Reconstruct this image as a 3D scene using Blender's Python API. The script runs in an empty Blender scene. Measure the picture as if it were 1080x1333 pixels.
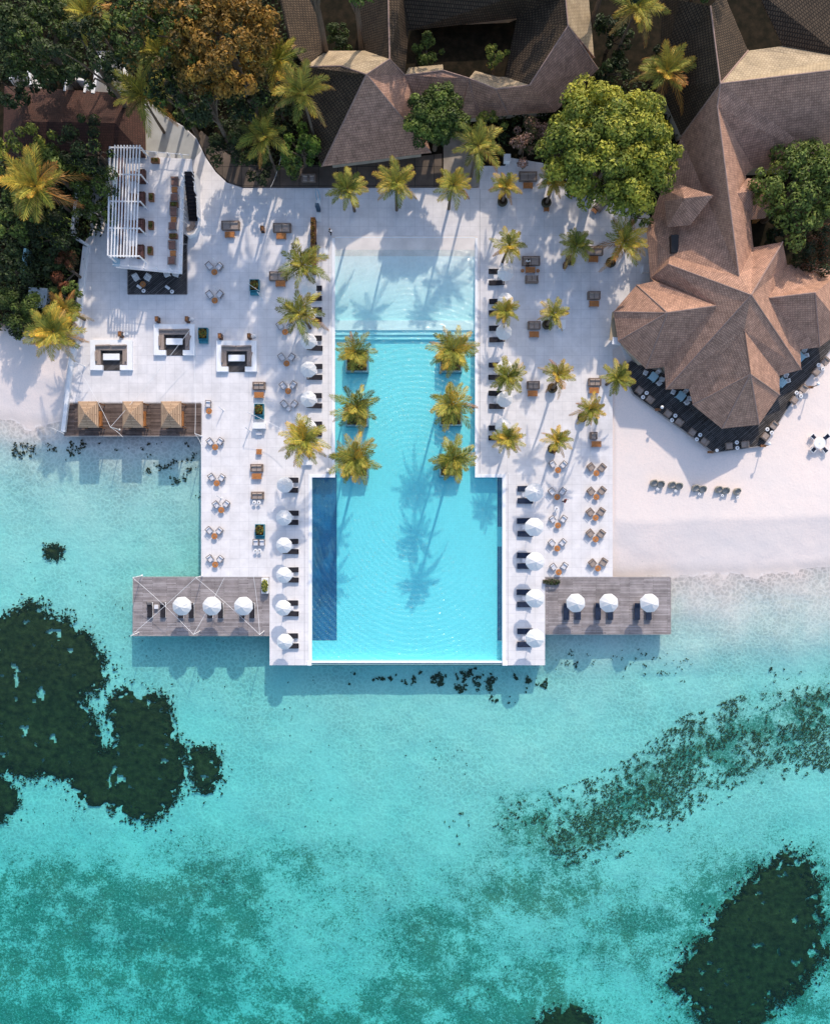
import bpy, math, random
import numpy as np
from mathutils import Vector, Matrix
from mathutils.geometry import tessellate_polygon
R=math.radians; PI=math.pi
sc=bpy.context.scene; COL=sc.collection
random.seed(7)
# ---------------- camera, sky, sun, exposure ----------------
H=100.0
cam=bpy.data.cameras.new('camera'); camo=bpy.data.objects.new('camera',cam); COL.objects.link(camo)
camo.location=(0,0,H); cam.sensor_fit='VERTICAL'; cam.sensor_height=24
cam.lens=12.0*H/66.65; cam.clip_start=1; cam.clip_end=3000; sc.camera=camo
SUN_EL=33.0; SUN_AZ=15.0       # azimuth measured from +Y (top of picture) towards +X
w=bpy.data.worlds.new("World"); sc.world=w; w.use_nodes=True
nt=w.node_tree; bg=nt.nodes['Background']
sky=nt.nodes.new('ShaderNodeTexSky'); sky.sky_type='NISHITA'; sky.sun_disc=False
sky.sun_elevation=R(SUN_EL); sky.sun_rotation=R(SUN_AZ); sky.ozone_density=1.0; sky.dust_density=1.5; sky.air_density=1.0
nt.links.new(sky.outputs[0],bg.inputs[0]); bg.inputs[1].default_value=0.15
sun=bpy.data.lights.new('sun','SUN'); sun.energy=2.05; sun.angle=R(0.8); sun.color=(1.0,0.86,0.70)
so=bpy.data.objects.new('sun',sun); COL.objects.link(so)
sd=Vector((math.sin(R(SUN_AZ))*math.cos(R(SUN_EL)),math.cos(R(SUN_AZ))*math.cos(R(SUN_EL)),math.sin(R(SUN_EL))))
so.rotation_euler=sd.to_track_quat('Z','Y').to_euler(); so.location=(30,80,60)
vs=sc.view_settings; vs.view_transform='Standard'; vs.look='None'; vs.gamma=1; vs.exposure=0.78; vs.use_curve_mapping=False
sc.cycles.transparent_max_bounces=12
# ---------------- helpers ----------------
SEA=-1.5
def P(px,py,z=0.0):
    k=(H-z)/1000.0
    return Vector(((px-540)*k,(666.5-py)*k,z))
def lin(c): return tuple((x/12.92 if x<=0.04045 else ((x+0.055)/1.055)**2.4) for x in c)
def rgb(r,g,b): return lin((r/255,g/255,b/255))
MATS={}
def mat(name,col,rough=0.7,var=0.15,scale=4.0,bump=0.0,bscale=20.0,metal=0.0,spec=0.3,attr=None,trans=0.0):
    if name in MATS: return MATS[name]
    m=bpy.data.materials.new(name); m.use_nodes=True; n=m.node_tree.nodes; l=m.node_tree.links
    b=n['Principled BSDF']; b.inputs['Roughness'].default_value=rough; b.inputs['Metallic'].default_value=metal
    b.inputs['Specular IOR Level'].default_value=spec
    geo=n.new('ShaderNodeNewGeometry')
    nz=n.new('ShaderNodeTexNoise'); nz.inputs['Scale'].default_value=scale; nz.inputs['Detail'].default_value=5
    l.new(geo.outputs['Position'],nz.inputs['Vector'])
    mp=n.new('ShaderNodeMapRange'); mp.inputs[1].default_value=0.3; mp.inputs[2].default_value=0.7
    mp.inputs[3].default_value=1-var; mp.inputs[4].default_value=1+var
    l.new(nz.outputs[0],mp.inputs[0])
    mx=n.new('ShaderNodeVectorMath'); mx.operation='SCALE'
    if attr:
        at=n.new('ShaderNodeAttribute'); at.attribute_name=attr; l.new(at.outputs['Color'],mx.inputs[0])
    else: mx.inputs[0].default_value=col[:3]
    l.new(mp.outputs[0],mx.inputs['Scale']); l.new(mx.outputs[0],b.inputs['Base Color'])
    if bump>0:
        n2=n.new('ShaderNodeTexNoise'); n2.inputs['Scale'].default_value=bscale; n2.inputs['Detail'].default_value=4
        l.new(geo.outputs['Position'],n2.inputs['Vector'])
        bp=n.new('ShaderNodeBump'); bp.inputs['Strength'].default_value=bump; bp.inputs['Distance'].default_value=0.1
        l.new(n2.outputs[0],bp.inputs['Height']); l.new(bp.outputs[0],b.inputs['Normal'])
    if trans>0:
        out=n['Material Output']; tr=n.new('ShaderNodeBsdfTranslucent'); l.new(mx.outputs[0],tr.inputs[0])
        ms=n.new('ShaderNodeMixShader'); ms.inputs[0].default_value=trans
        l.new(b.outputs[0],ms.inputs[1]); l.new(tr.outputs[0],ms.inputs[2]); l.new(ms.outputs[0],out.inputs[0])
    MATS[name]=m; return m
class MB:
    def __init__(s): s.v=[]; s.f=[]
    def poly(s,pts):
        i=len(s.v); s.v+= [tuple(p) for p in pts]; s.f.append(tuple(range(i,i+len(pts)))); return s
    def box(s,c,d,rz=0,rx=0,ry=0,taper=1.0):
        M=Matrix.Rotation(rz,3,'Z')@Matrix.Rotation(ry,3,'Y')@Matrix.Rotation(rx,3,'X'); i=len(s.v)
        for z in (-1,1):
            t=taper if z>0 else 1
            for x,y in ((-1,-1),(1,-1),(1,1),(-1,1)):
                s.v.append(tuple(M@Vector((x*d[0]/2*t,y*d[1]/2*t,z*d[2]/2))+Vector(c)))
        for f in ((3,2,1,0),(4,5,6,7),(0,1,5,4),(1,2,6,5),(2,3,7,6),(3,0,4,7)): s.f.append(tuple(i+k for k in f))
        return s
    def rbox(s,c,d,r=0.05,rz=0):   # rounded-corner slab, softened top
        M=Matrix.Rotation(rz,3,'Z'); a,b=d[0]/2,d[1]/2; rings=[]
        for (ins,z) in ((0,-d[2]/2),(0,d[2]/2-r),(r*0.6,d[2]/2)):
            ring=[]
            for cx,cy,a0 in ((a-r,b-r,0),(-a+r,b-r,90),(-a+r,-b+r,180),(a-r,-b+r,270)):
                for q in (0,45,90):
                    an=R(a0+q); rr=max(r-ins,0.005)
                    ring.append(tuple(M@Vector((cx+rr*math.cos(an),cy+rr*math.sin(an),z))+Vector(c)))
            rings.append(ring)
        i=len(s.v); n=12
        for ring in rings: s.v+=ring
        for k in range(2):
            for j in range(n): s.f.append((i+k*n+j,i+k*n+(j+1)%n,i+(k+1)*n+(j+1)%n,i+(k+1)*n+j))
        s.f.append(tuple(i+2*n+j for j in range(n))); s.f.append(tuple(i+j for j in reversed(range(n)))); return s
    def lathe(s,prof,c=(0,0,0),n=16,cap=True):
        i=len(s.v)
        for r,z in prof:
            for j in range(n):
                a=2*PI*j/n; s.v.append((c[0]+r*math.cos(a),c[1]+r*math.sin(a),c[2]+z))
        m=len(prof)
        for k in range(m-1):
            for j in range(n): s.f.append((i+k*n+j,i+k*n+(j+1)%n,i+(k+1)*n+(j+1)%n,i+(k+1)*n+j))
        if cap:
            s.f.append(tuple(i+j for j in reversed(range(n)))); s.f.append(tuple(i+(m-1)*n+j for j in range(n)))
        return s
    def tube(s,pts,r0,r1=None,n=6):
        r1=r0 if r1 is None else r1; pts=[Vector(p) for p in pts]; i=len(s.v); m=len(pts)
        for k,p in enumerate(pts):
            d=(pts[min(k+1,m-1)]-pts[max(k-1,0)]).normalized()
            u=d.cross(Vector((0,0,1)) if abs(d.z)<0.9 else Vector((1,0,0))).normalized(); w_=d.cross(u)
            rr=r0+(r1-r0)*k/max(1,m-1)
            for j in range(n):
                a=2*PI*j/n; s.v.append(tuple(p+u*rr*math.cos(a)+w_*rr*math.sin(a)))
        for k in range(m-1):
            for j in range(n): s.f.append((i+k*n+j,i+(k+1)*n+j,i+(k+1)*n+(j+1)%n,i+k*n+(j+1)%n))
        s.f.append(tuple(i+j for j in range(n))); s.f.append(tuple(i+(m-1)*n+j for j in reversed(range(n)))); return s
    def prism(s,pts,z0,z1):      # vertical prism; pts = list of (x,y), may be concave
        pts=[(p[0],p[1]) for p in pts]
        a=sum(pts[k][0]*pts[(k+1)%len(pts)][1]-pts[(k+1)%len(pts)][0]*pts[k][1] for k in range(len(pts)))
        if a<0: pts=pts[::-1]
        i=len(s.v); n=len(pts)
        for z in (z0,z1): s.v+=[(x,y,z) for x,y in pts]
        for k in range(n): s.f.append((i+k,i+(k+1)%n,i+n+(k+1)%n,i+n+k))
        for t in tessellate_polygon([[Vector((x,y,0)) for x,y in pts]]):
            a_,b_,c_=t; A,B,C_=pts[a_],pts[b_],pts[c_]
            if (B[0]-A[0])*(C_[1]-A[1])-(B[1]-A[1])*(C_[0]-A[0])<0: b_,c_=c_,b_
            s.f.append((i+n+a_,i+n+b_,i+n+c_)); s.f.append((i+c_,i+b_,i+a_))
        return s
    def mesh(s,name,m=None,smooth=False):
        me=bpy.data.meshes.new(name); me.from_pydata(s.v,[],s.f); me.validate(); 
        if smooth: me.polygons.foreach_set('use_smooth',[True]*len(me.polygons))
        if m: me.materials.append(m)
        return me
    def build(s,name,m,parent=None,smooth=False):
        return link(name,s.mesh(name,m,smooth),parent)
def link(name,me,parent=None):
    o=bpy.data.objects.new(name,me); COL.objects.link(o)
    if parent: o.parent=parent
    return o
def tag(o,label=None,cat=None,group=None,kind=None):
    if label: o['label']=label
    if cat: o['category']=cat
    if group: o['group']=group
    if kind: o['kind']=kind
    return o
def empty(name,loc,rz=0,label=None,cat=None,group=None):
    o=bpy.data.objects.new(name,None); COL.objects.link(o); o.location=loc; o.rotation_euler=(0,0,rz); o.empty_display_size=0.2
    return tag(o,label,cat,group)
PROTO={}
def define(kind,name,parts):   # parts: list of (partname, mesh, parent index or None)
    PROTO[kind]=(name,parts)
def place(kind,loc,rz,label,cat,group=None,scale=1.0):
    name,parts=PROTO[kind]; r=empty(name,loc,rz,label,cat,group); r.scale=(scale,)*3; os_=[]
    for pn,me,par in parts:
        o=link(pn,me,r if par is None else os_[par]); os_.append(o)
    return r
ORD=['first','second','third','fourth','fifth','sixth','seventh','eighth','ninth','tenth','eleventh','twelfth','thirteenth']
def ordn(i,n):
    if n==1: return 'only'
    if i==0: return 'topmost'
    if i==n-1: return 'lowest'
    return ORD[i]
# value noise
_rng=np.random.RandomState(11); _G=_rng.rand(256,256)
def vnoise(x,y,s):
    x=np.asarray(x)*s+100; y=np.asarray(y)*s+100; xi=np.floor(x).astype(int); yi=np.floor(y).astype(int)
    fx=x-xi; fy=y-yi; fx=fx*fx*(3-2*fx); fy=fy*fy*(3-2*fy); g=lambda a,b:_G[a%256,b%256]
    return (g(xi,yi)*(1-fx)+g(xi+1,yi)*fx)*(1-fy)+(g(xi,yi+1)*(1-fx)+g(xi+1,yi+1)*fx)*fy
def fbm(x,y,s,o=4):
    t=0;a=1;n=0
    for k in range(o): t=t+a*vnoise(x+k*37.1,y-k*21.7,s*2**k); n+=a; a*=0.55
    return t/n
# ---------------- common materials ----------------
def brickmat(name,c1,c2,mortar,bw,rh,ms,var=0.15,rough=0.75,uv=False,offset=0.5,bump=0.3,nscale=0.25,blotch=0.2,rot=0):
    m=bpy.data.materials.new(name); m.use_nodes=True; n=m.node_tree.nodes; l=m.node_tree.links; b=n['Principled BSDF']
    b.inputs['Roughness'].default_value=rough; b.inputs['Specular IOR Level'].default_value=0.25
    tc=n.new('ShaderNodeTexCoord') if uv else n.new('ShaderNodeNewGeometry')
    src=tc.outputs['UV'] if uv else tc.outputs['Position']
    mp=n.new('ShaderNodeMapping'); mp.inputs['Rotation'].default_value=(0,0,rot); l.new(src,mp.inputs[0])
    wn=n.new('ShaderNodeTexNoise'); wn.inputs['Scale'].default_value=1.2; l.new(src,wn.inputs['Vector'])
    vm=n.new('ShaderNodeVectorMath'); vm.operation='MULTIPLY_ADD'; vm.inputs[1].default_value=(0.05,0.05,0.05)
    l.new(wn.outputs[1],vm.inputs[0]); l.new(mp.outputs[0],vm.inputs[2])
    br=n.new('ShaderNodeTexBrick'); br.inputs['Color1'].default_value=(*c1,1); br.inputs['Color2'].default_value=(*c2,1)
    br.inputs['Mortar'].default_value=(*mortar,1); br.inputs['Scale'].default_value=1; br.inputs['Brick Width'].default_value=bw
    br.inputs['Row Height'].default_value=rh; br.inputs['Mortar Size'].default_value=ms; br.inputs['Mortar Smooth'].default_value=0.3
    br.offset=offset; l.new(vm.outputs[0],br.inputs['Vector'])
    nz=n.new('ShaderNodeTexNoise'); nz.inputs['Scale'].default_value=nscale; nz.inputs['Detail'].default_value=6; nz.inputs['Roughness'].default_value=0.65
    l.new(tc.outputs['UV' if uv else 'Position'],nz.inputs['Vector'])
    mr=n.new('ShaderNodeMapRange'); mr.inputs[1].default_value=0.3; mr.inputs[2].default_value=0.7; mr.inputs[3].default_value=1-blotch; mr.inputs[4].default_value=1+blotch
    l.new(nz.outputs[0],mr.inputs[0])
    sc_=n.new('ShaderNodeVectorMath'); sc_.operation='SCALE'; l.new(br.outputs[0],sc_.inputs[0]); l.new(mr.outputs[0],sc_.inputs['Scale'])
    l.new(sc_.outputs[0],b.inputs['Base Color'])
    bp=n.new('ShaderNodeBump'); bp.inputs['Strength'].default_value=bump; bp.inputs['Distance'].default_value=0.05; bp.invert=True
    l.new(br.outputs['Fac'],bp.inputs['Height']); l.new(bp.outputs[0],b.inputs['Normal'])
    MATS[name]=m; return m
M_DECK=brickmat('white_paving',(0.75,0.725,0.73),(0.71,0.69,0.70),(0.58,0.565,0.58),1.2,1.2,0.02,offset=0.0,bump=0.1,blotch=0.12,nscale=0.6)
M_WOOD=brickmat('grey_boards',(0.38,0.345,0.35),(0.25,0.22,0.22),(0.05,0.045,0.045),3.1,0.17,0.016,offset=0.4,bump=0.5,blotch=0.3,nscale=0.6)
M_WOODB=brickmat('brown_boards',(0.19,0.14,0.12),(0.08,0.055,0.047),(0.015,0.012,0.01),3.3,0.17,0.02,offset=0.4,bump=0.5,blotch=0.35,nscale=0.8)
M_WOODD=brickmat('dark_boards',(0.13,0.12,0.12),(0.055,0.05,0.05),(0.012,0.01,0.01),4.0,0.22,0.04,offset=0.4,bump=0.5,blotch=0.4,nscale=0.7,rot=R(-40))
M_SHING=brickmat('shingle_roof',(0.56,0.325,0.225),(0.41,0.235,0.165),(0.22,0.125,0.09),0.20,0.30,0.03,uv=True,bump=0.4,blotch=0.3,nscale=0.9)
M_TILE=brickmat('ridged_roof',(0.10,0.068,0.042),(0.07,0.048,0.03),(0.025,0.016,0.01),0.30,0.42,0.06,uv=True,bump=1.0,blotch=0.3,nscale=0.6)
M_BEIGE=brickmat('pale_shingle_roof',(0.42,0.33,0.22),(0.36,0.28,0.18),(0.22,0.16,0.1),0.4,0.4,0.03,uv=True,bump=0.5,blotch=0.3,nscale=0.4)  # sunlight painted into the colour of sun-facing slopes; plain beige on the awning
M_THATCH=brickmat('cabana_boards',(0.52,0.36,0.24),(0.42,0.28,0.18),(0.16,0.10,0.06),3.0,0.22,0.03,uv=True,bump=0.6,blotch=0.2,nscale=0.8)
M_WHITE=mat('white_paint',(0.8,0.8,0.81),0.5,0.05,2)
M_CANV=mat('white_canvas',(0.84,0.84,0.85),0.8,0.03,3,trans=0.3)
M_CHAR=mat('charcoal_fabric',(0.022,0.02,0.026),0.85,0.3,3,0.3,40)
M_NAVY=mat('navy_fabric',(0.014,0.025,0.055),0.85,0.3,3,0.3,40)
M_GREYF=mat('grey_fabric',(0.66,0.65,0.68),0.9,0.12,3,0.3,40)
M_FRAME=mat('dark_frame',(0.22,0.19,0.185),0.6,0.2,5)
M_WICK=mat('brown_wicker',(0.25,0.185,0.15),0.8,0.3,8,0.5,60)
M_WICKC=mat('taupe_cushion',(0.33,0.265,0.23),0.9,0.15,6)
M_TEAK=mat('orange_teak',(0.42,0.17,0.055),0.55,0.3,7)
M_TEAKD=mat('brown_teak',(0.22,0.10,0.045),0.6,0.3,7)
M_TURQ=mat('turquoise_paint',(0.03,0.20,0.26),0.5,0.2,4)
M_LEAF=mat('leaves',(0.05,0.08,0.02),0.55,0.25,1.2,attr='tint',trans=0.22)
M_BARK=mat('bark',(0.13,0.10,0.075),0.9,0.3,6,0.6,15)
M_POT=mat('olive_pot',(0.055,0.05,0.03),0.6,0.3,5)
M_SOIL=mat('soil',(0.05,0.035,0.022),0.95,0.4,5,0.6,20)
M_DARK=mat('dark_glass',(0.012,0.012,0.014),0.2,0.1,2)
M_SKIN=mat('skin',(0.36,0.20,0.13),0.6,0.05,10)
M_BLACK=mat('black_cloth',(0.015,0.014,0.016),0.85,0.2,10)
M_RED=mat('red_cloth',(0.25,0.03,0.03),0.85,0.2,10)
M_WALL=mat('plaster_wall',(0.45,0.38,0.30),0.8,0.15,1.0)
# ---------------- terrain ----------------
POOL=[(403,617),(403,866),(657,866),(657,617),(621,617),(621,307),(433,307),(433,617)]
SHX=[-4000,-400,0,90,262,330,700,800,1080,1500,5000]; SHY=[400,500,540,548,545,590,742,750,742,720,500]
def ground_z(X,Y):
    px=540+X*10; py=666.5-Y*10
    d=(py-np.interp(px,SHX,SHY))/10+ (fbm(X,Y,0.06,2)-0.5)*1.6
    zl=np.interp(d,[-14,-6,0,2.5,5,9,16,40,80,400],[-0.3,-0.45,SEA,SEA-0.12,SEA-0.5,-2.45,-2.8,-3.4,-4.2,-12])
    zr=np.interp(d,[-14,-7,-6.3,0,5,10,14,40,80,400],[-0.15,-0.2,-0.35,SEA,SEA-0.28,SEA-0.8,-2.9,-3.4,-4.2,-12])
    t=np.clip((px-262)/430,0,1); t=t*t*(3-2*t)
    z=zl*(1-t)+zr*t
    z=np.where(d<-14,np.minimum(z,-0.15),z)
    z=z+(fbm(X+50,Y,0.25,4)-0.5)*np.clip((d+10)/10,0.15,1)*0.35+(fbm(X,Y+9,1.2,3)-0.5)*0.06
    z=np.where((py<470)&(px<790),np.minimum(z,-0.1),z)
    inp=(px>395)&(px<667)&(py>300)&(py<866)
    z=np.where(inp,np.minimum(z,-2.6-0.02*np.clip(py-500,0,400)/10),z)
    z=np.where((px>262)&(px<797)&(py>500)&(py<760),np.minimum(z,-0.5),z)
    z=np.where((px>120)&(px<345)&(py>430)&(py<490),np.minimum(z,-0.6),z)
    return z
def smask_band(px,py):
    xs=np.array([560,650,750,830,900,1000,1100]);ys=np.array([1085,1066,1078,1030,980,945,905])
    return (py-np.interp(px,xs,ys))
cx=np.concatenate([np.linspace(-900,-82,30)[:-1],np.arange(-82,82.1,0.4),np.linspace(82,900,30)[1:]])
cy=np.concatenate([np.linspace(-900,-92,30)[:-1],np.arange(-92,92.1,0.4),np.linspace(92,900,30)[1:]])
X,Y=np.meshgrid(cx,cy); Z=ground_z(X,Y); nx=len(cx); ny=len(cy)
me=bpy.data.meshes.new('ground')
idx=np.arange(nx*ny).reshape(ny,nx); F=np.stack([idx[:-1,:-1],idx[:-1,1:],idx[1:,1:],idx[1:,:-1]],-1).reshape(-1,4)
me.from_pydata(np.stack([X,Y,Z],-1).reshape(-1,3).tolist(),[],F.tolist())
me.polygons.foreach_set('use_smooth',[True]*len(me.polygons))
k=(H-Z)/1000; PX=540+X/k; PY=666.5-Y/k
g1=fbm(X,Y,0.07,3); 
alg=np.clip((PY-1030)/130,0,1)*np.clip((g1-0.1)*2.2,0.5,1)
alg=np.maximum(alg,np.clip(1.2-np.abs(smask_band(PX,PY)-10)/70,0,1)*np.clip((PX-600)/80,0,1)*0.95)
alg=np.maximum(alg,np.clip(1-np.hypot((PX-400)/190,(PY-1130)/70),0,1)*0.9)
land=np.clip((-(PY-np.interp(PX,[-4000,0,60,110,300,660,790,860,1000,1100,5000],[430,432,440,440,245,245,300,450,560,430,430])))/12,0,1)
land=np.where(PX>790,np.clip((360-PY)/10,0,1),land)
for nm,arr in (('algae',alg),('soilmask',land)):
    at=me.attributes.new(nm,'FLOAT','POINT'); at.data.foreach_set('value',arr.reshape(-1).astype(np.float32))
m=bpy.data.materials.new('sand_ground'); m.use_nodes=True; n=m.node_tree.nodes; l=m.node_tree.links; b=n['Principled BSDF']; b.inputs['Roughness'].default_value=0.95; b.inputs['Specular IOR Level'].default_value=0.1
geo=n.new('ShaderNodeNewGeometry')
def noise(sc_,det=5,rough=0.6,vec=None):
    a=n.new('ShaderNodeTexNoise'); a.inputs['Scale'].default_value=sc_; a.inputs['Detail'].default_value=det; a.inputs['Roughness'].default_value=rough
    l.new(vec if vec else geo.outputs['Position'],a.inputs['Vector']); return a
def ramp(src,a,b_,lo=0,hi=1):
    r=n.new('ShaderNodeMapRange'); r.inputs[1].default_value=a; r.inputs[2].default_value=b_; r.inputs[3].default_value=lo; r.inputs[4].default_value=hi; l.new(src,r.inputs[0]); return r.outputs[0]
def mix(f,a,b_):
    x=n.new('ShaderNodeMix'); x.data_type='RGBA'; l.new(f,x.inputs[0])
    for s_,v in ((6,a),(7,b_)):
        if isinstance(v,tuple): x.inputs[s_].default_value=(*v,1)
        else: l.new(v,x.inputs[s_])
    return x.outputs[2]
def math_(op,a,b_=None):
    x=n.new('ShaderNodeMath'); x.operation=op
    for s_,v in ((0,a),(1,b_)):
        if v is None: continue
        if isinstance(v,(int,float)): x.inputs[s_].default_value=v
        else: l.new(v,x.inputs[s_])
    x.use_clamp=False; return x.outputs[0]
sand=mix(ramp(noise(0.15).outputs[0],0.35,0.65),(0.84,0.72,0.67),(0.77,0.69,0.66))
sand=mix(ramp(noise(5,3).outputs[0],0.45,0.8),sand,(0.72,0.65,0.62))
# mottled growth on the sea bed
aa=n.new('ShaderNodeAttribute'); aa.attribute_name='algae'
n1=noise(3.6,5,0.85); n2=noise(0.30,6,0.75); n3=noise(11.0,2,0.5)
dens=math_('MULTIPLY',aa.outputs['Fac'],ramp(n2.outputs[0],0.34,0.64,0.25,1.0))
thr=ramp(dens,0.0,0.7,0.63,0.42)
am=math_('MULTIPLY',ramp(math_('SUBTRACT',math_('ADD',math_('MULTIPLY',n1.outputs[0],0.7),math_('MULTIPLY',n3.outputs[0],0.3)),thr),-0.01,0.06),0.82)
film=math_('MULTIPLY',dens,0.38)
gcol=mix(ramp(noise(0.16,3).outputs[0],0.42,0.66),(0.02,0.15,0.10),(0.12,0.15,0.08))
colr=mix(film,sand,(0.06,0.30,0.24)); colr=mix(am,colr,gcol)
sepz=n.new('ShaderNodeSeparateXYZ'); l.new(geo.outputs['Position'],sepz.inputs[0])
wet=math_('MULTIPLY',ramp(sepz.outputs[2],SEA+0.30,SEA+0.08,0,0.35),ramp(sepz.outputs[2],SEA-0.2,SEA,0,1)); colr=mix(wet,colr,(0.50,0.44,0.40))
foam=math_('MULTIPLY',ramp(sepz.outputs[2],SEA+0.035,SEA+0.015,0,1),ramp(sepz.outputs[2],SEA-0.005,SEA+0.01,0,1)); colr=mix(math_('MULTIPLY',foam,ramp(noise(1.5,4).outputs[0],0.45,0.6,0,0.3)),colr,(0.85,0.85,0.85))
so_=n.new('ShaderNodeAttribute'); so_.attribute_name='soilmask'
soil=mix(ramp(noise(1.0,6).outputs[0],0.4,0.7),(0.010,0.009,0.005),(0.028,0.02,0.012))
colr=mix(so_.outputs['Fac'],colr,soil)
l.new(colr,b.inputs['Base Color'])
wv=n.new('ShaderNodeTexVoronoi'); wv.feature='DISTANCE_TO_EDGE'; wv.inputs['Scale'].default_value=1.1
vm=n.new('ShaderNodeVectorMath'); vm.operation='MULTIPLY_ADD'; vm.inputs[1].default_value=(2.2,2.2,0); l.new(noise(0.9,3).outputs[1],vm.inputs[0]); l.new(geo.outputs['Position'],vm.inputs[2]); l.new(vm.outputs[0],wv.inputs['Vector'])
bp=n.new('ShaderNodeBump'); bp.inputs['Strength'].default_value=0.55; bp.inputs['Distance'].default_value=0.25; bp.invert=True; l.new(ramp(wv.outputs['Distance'],0.0,0.35),bp.inputs['Height'])
sep=n.new('ShaderNodeSeparateXYZ'); l.new(geo.outputs['Position'],sep.inputs[0]); l.new(ramp(sep.outputs[2],SEA+0.05,SEA-0.6,0.03,0.14),bp.inputs['Strength'])
bp2=n.new('ShaderNodeBump'); bp2.inputs['Strength'].default_value=0.2; bp2.inputs['Distance'].default_value=0.15; l.new(noise(2.5,5).outputs[0],bp2.inputs['Height']); l.new(bp.outputs[0],bp2.inputs['Normal'])
l.new(bp2.outputs[0],b.inputs['Normal'])
me.materials.append(m); tag(link('ground',me),kind='structure')
# ---------------- water ----------------
def water(name,scol,absd,dens,diff,bscale,bdist,wave=False,caus=1.7,cdep=.22):
    m=bpy.data.materials.new(name); m.use_nodes=True; n=m.node_tree.nodes; l=m.node_tree.links; n.clear()
    out=n.new('ShaderNodeOutputMaterial'); geo=n.new('ShaderNodeNewGeometry')
    tr=n.new('ShaderNodeBsdfTransparent'); df=n.new('ShaderNodeBsdfDiffuse'); df.inputs[0].default_value=(*scol,1)
    gl=n.new('ShaderNodeBsdfGlossy'); gl.inputs['Roughness'].default_value=0.08
    nz=n.new('ShaderNodeTexNoise'); nz.inputs['Scale'].default_value=bscale; nz.inputs['Detail'].default_value=4; nz.inputs['Distortion'].default_value=1.0; l.new(geo.outputs['Position'],nz.inputs['Vector'])
    h=nz.outputs[0]
    if wave:
        mp=n.new('ShaderNodeMapping'); mp.inputs['Location'].default_value=(0,-1.2,0); mp.inputs['Scale'].default_value=(1,0.8,0); l.new(geo.outputs['Position'],mp.inputs[0])
        wv=n.new('ShaderNodeTexWave'); wv.wave_type='RINGS'; wv.rings_direction='Z'; wv.inputs['Scale'].default_value=0.55; wv.inputs['Distortion'].default_value=3.0; wv.inputs['Detail'].default_value=2; wv.inputs['Detail Scale'].default_value=0.5; l.new(mp.outputs[0],wv.inputs['Vector'])
        ad=n.new('ShaderNodeMath'); ad.operation='MULTIPLY_ADD'; ad.inputs[1].default_value=0.35; l.new(wv.outputs['Fac'],ad.inputs[0]); l.new(nz.outputs[0],ad.inputs[2]); h=ad.outputs[0]
    bp=n.new('ShaderNodeBump'); bp.inputs['Strength'].default_value=1.0; bp.inputs['Distance'].default_value=bdist; l.new(h,bp.inputs['Height'])
    l.new(bp.outputs[0],df.inputs['Normal']); l.new(bp.outputs[0],gl.inputs['Normal'])
    vo=n.new('ShaderNodeTexVoronoi'); vo.feature='DISTANCE_TO_EDGE'; vo.inputs['Scale'].default_value=caus  # caustic light web painted into the transparent tint of the surface
    n5=n.new('ShaderNodeTexNoise'); n5.inputs['Scale'].default_value=caus*.8; n5.inputs['Detail'].default_value=2; l.new(geo.outputs['Position'],n5.inputs['Vector'])
    v5=n.new('ShaderNodeVectorMath'); v5.operation='MULTIPLY_ADD'; v5.inputs[1].default_value=(1.6/caus,1.6/caus,0); l.new(n5.outputs[1],v5.inputs[0]); l.new(geo.outputs['Position'],v5.inputs[2]); l.new(v5.outputs[0],vo.inputs['Vector'])
    n6=n.new('ShaderNodeTexNoise'); n6.inputs['Scale'].default_value=.12; l.new(geo.outputs['Position'],n6.inputs['Vector'])
    r5=n.new('ShaderNodeMapRange'); r5.interpolation_type='SMOOTHSTEP'; r5.inputs[1].default_value=0.0; r5.inputs[2].default_value=.22; r5.inputs[3].default_value=1.0; l.new(vo.outputs['Distance'],r5.inputs[0])
    r6=n.new('ShaderNodeMapRange'); r6.inputs[1].default_value=.35; r6.inputs[2].default_value=.65; r6.inputs[3].default_value=1-cdep*.35; r6.inputs[4].default_value=1-cdep; l.new(n6.outputs[0],r6.inputs[0]); l.new(r6.outputs[0],r5.inputs[4])
    l.new(r5.outputs[0],tr.inputs[0])
    m1=n.new('ShaderNodeMixShader'); m1.inputs[0].default_value=diff; l.new(tr.outputs[0],m1.inputs[1]); l.new(df.outputs[0],m1.inputs[2])
    lw=n.new('ShaderNodeLayerWeight'); lw.inputs[0].default_value=0.5
    pw=n.new('ShaderNodeMath'); pw.operation='POWER'; pw.inputs[1].default_value=5; l.new(lw.outputs['Facing'],pw.inputs[0])
    fr=n.new('ShaderNodeMath'); fr.operation='MULTIPLY_ADD'; fr.inputs[1].default_value=0.98; fr.inputs[2].default_value=0.02; l.new(pw.outputs[0],fr.inputs[0])
    m2=n.new('ShaderNodeMixShader'); l.new(fr.outputs[0],m2.inputs[0]); l.new(m1.outputs[0],m2.inputs[1]); l.new(gl.outputs[0],m2.inputs[2])
    l.new(m2.outputs[0],out.inputs['Surface'])
    va=n.new('ShaderNodeVolumeAbsorption'); va.inputs[0].default_value=(*absd,1); va.inputs[1].default_value=dens; l.new(va.outputs[0],out.inputs['Volume'])
    return m
M_SEA=water('sea_water',(0.15,0.72,0.70),(0.0,0.925,0.915),0.29,0.012,1.3,0.12)
o=MB().box((0,0,SEA-20),(1790,1790,40)).build('water',M_SEA); tag(o,kind='structure')
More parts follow.
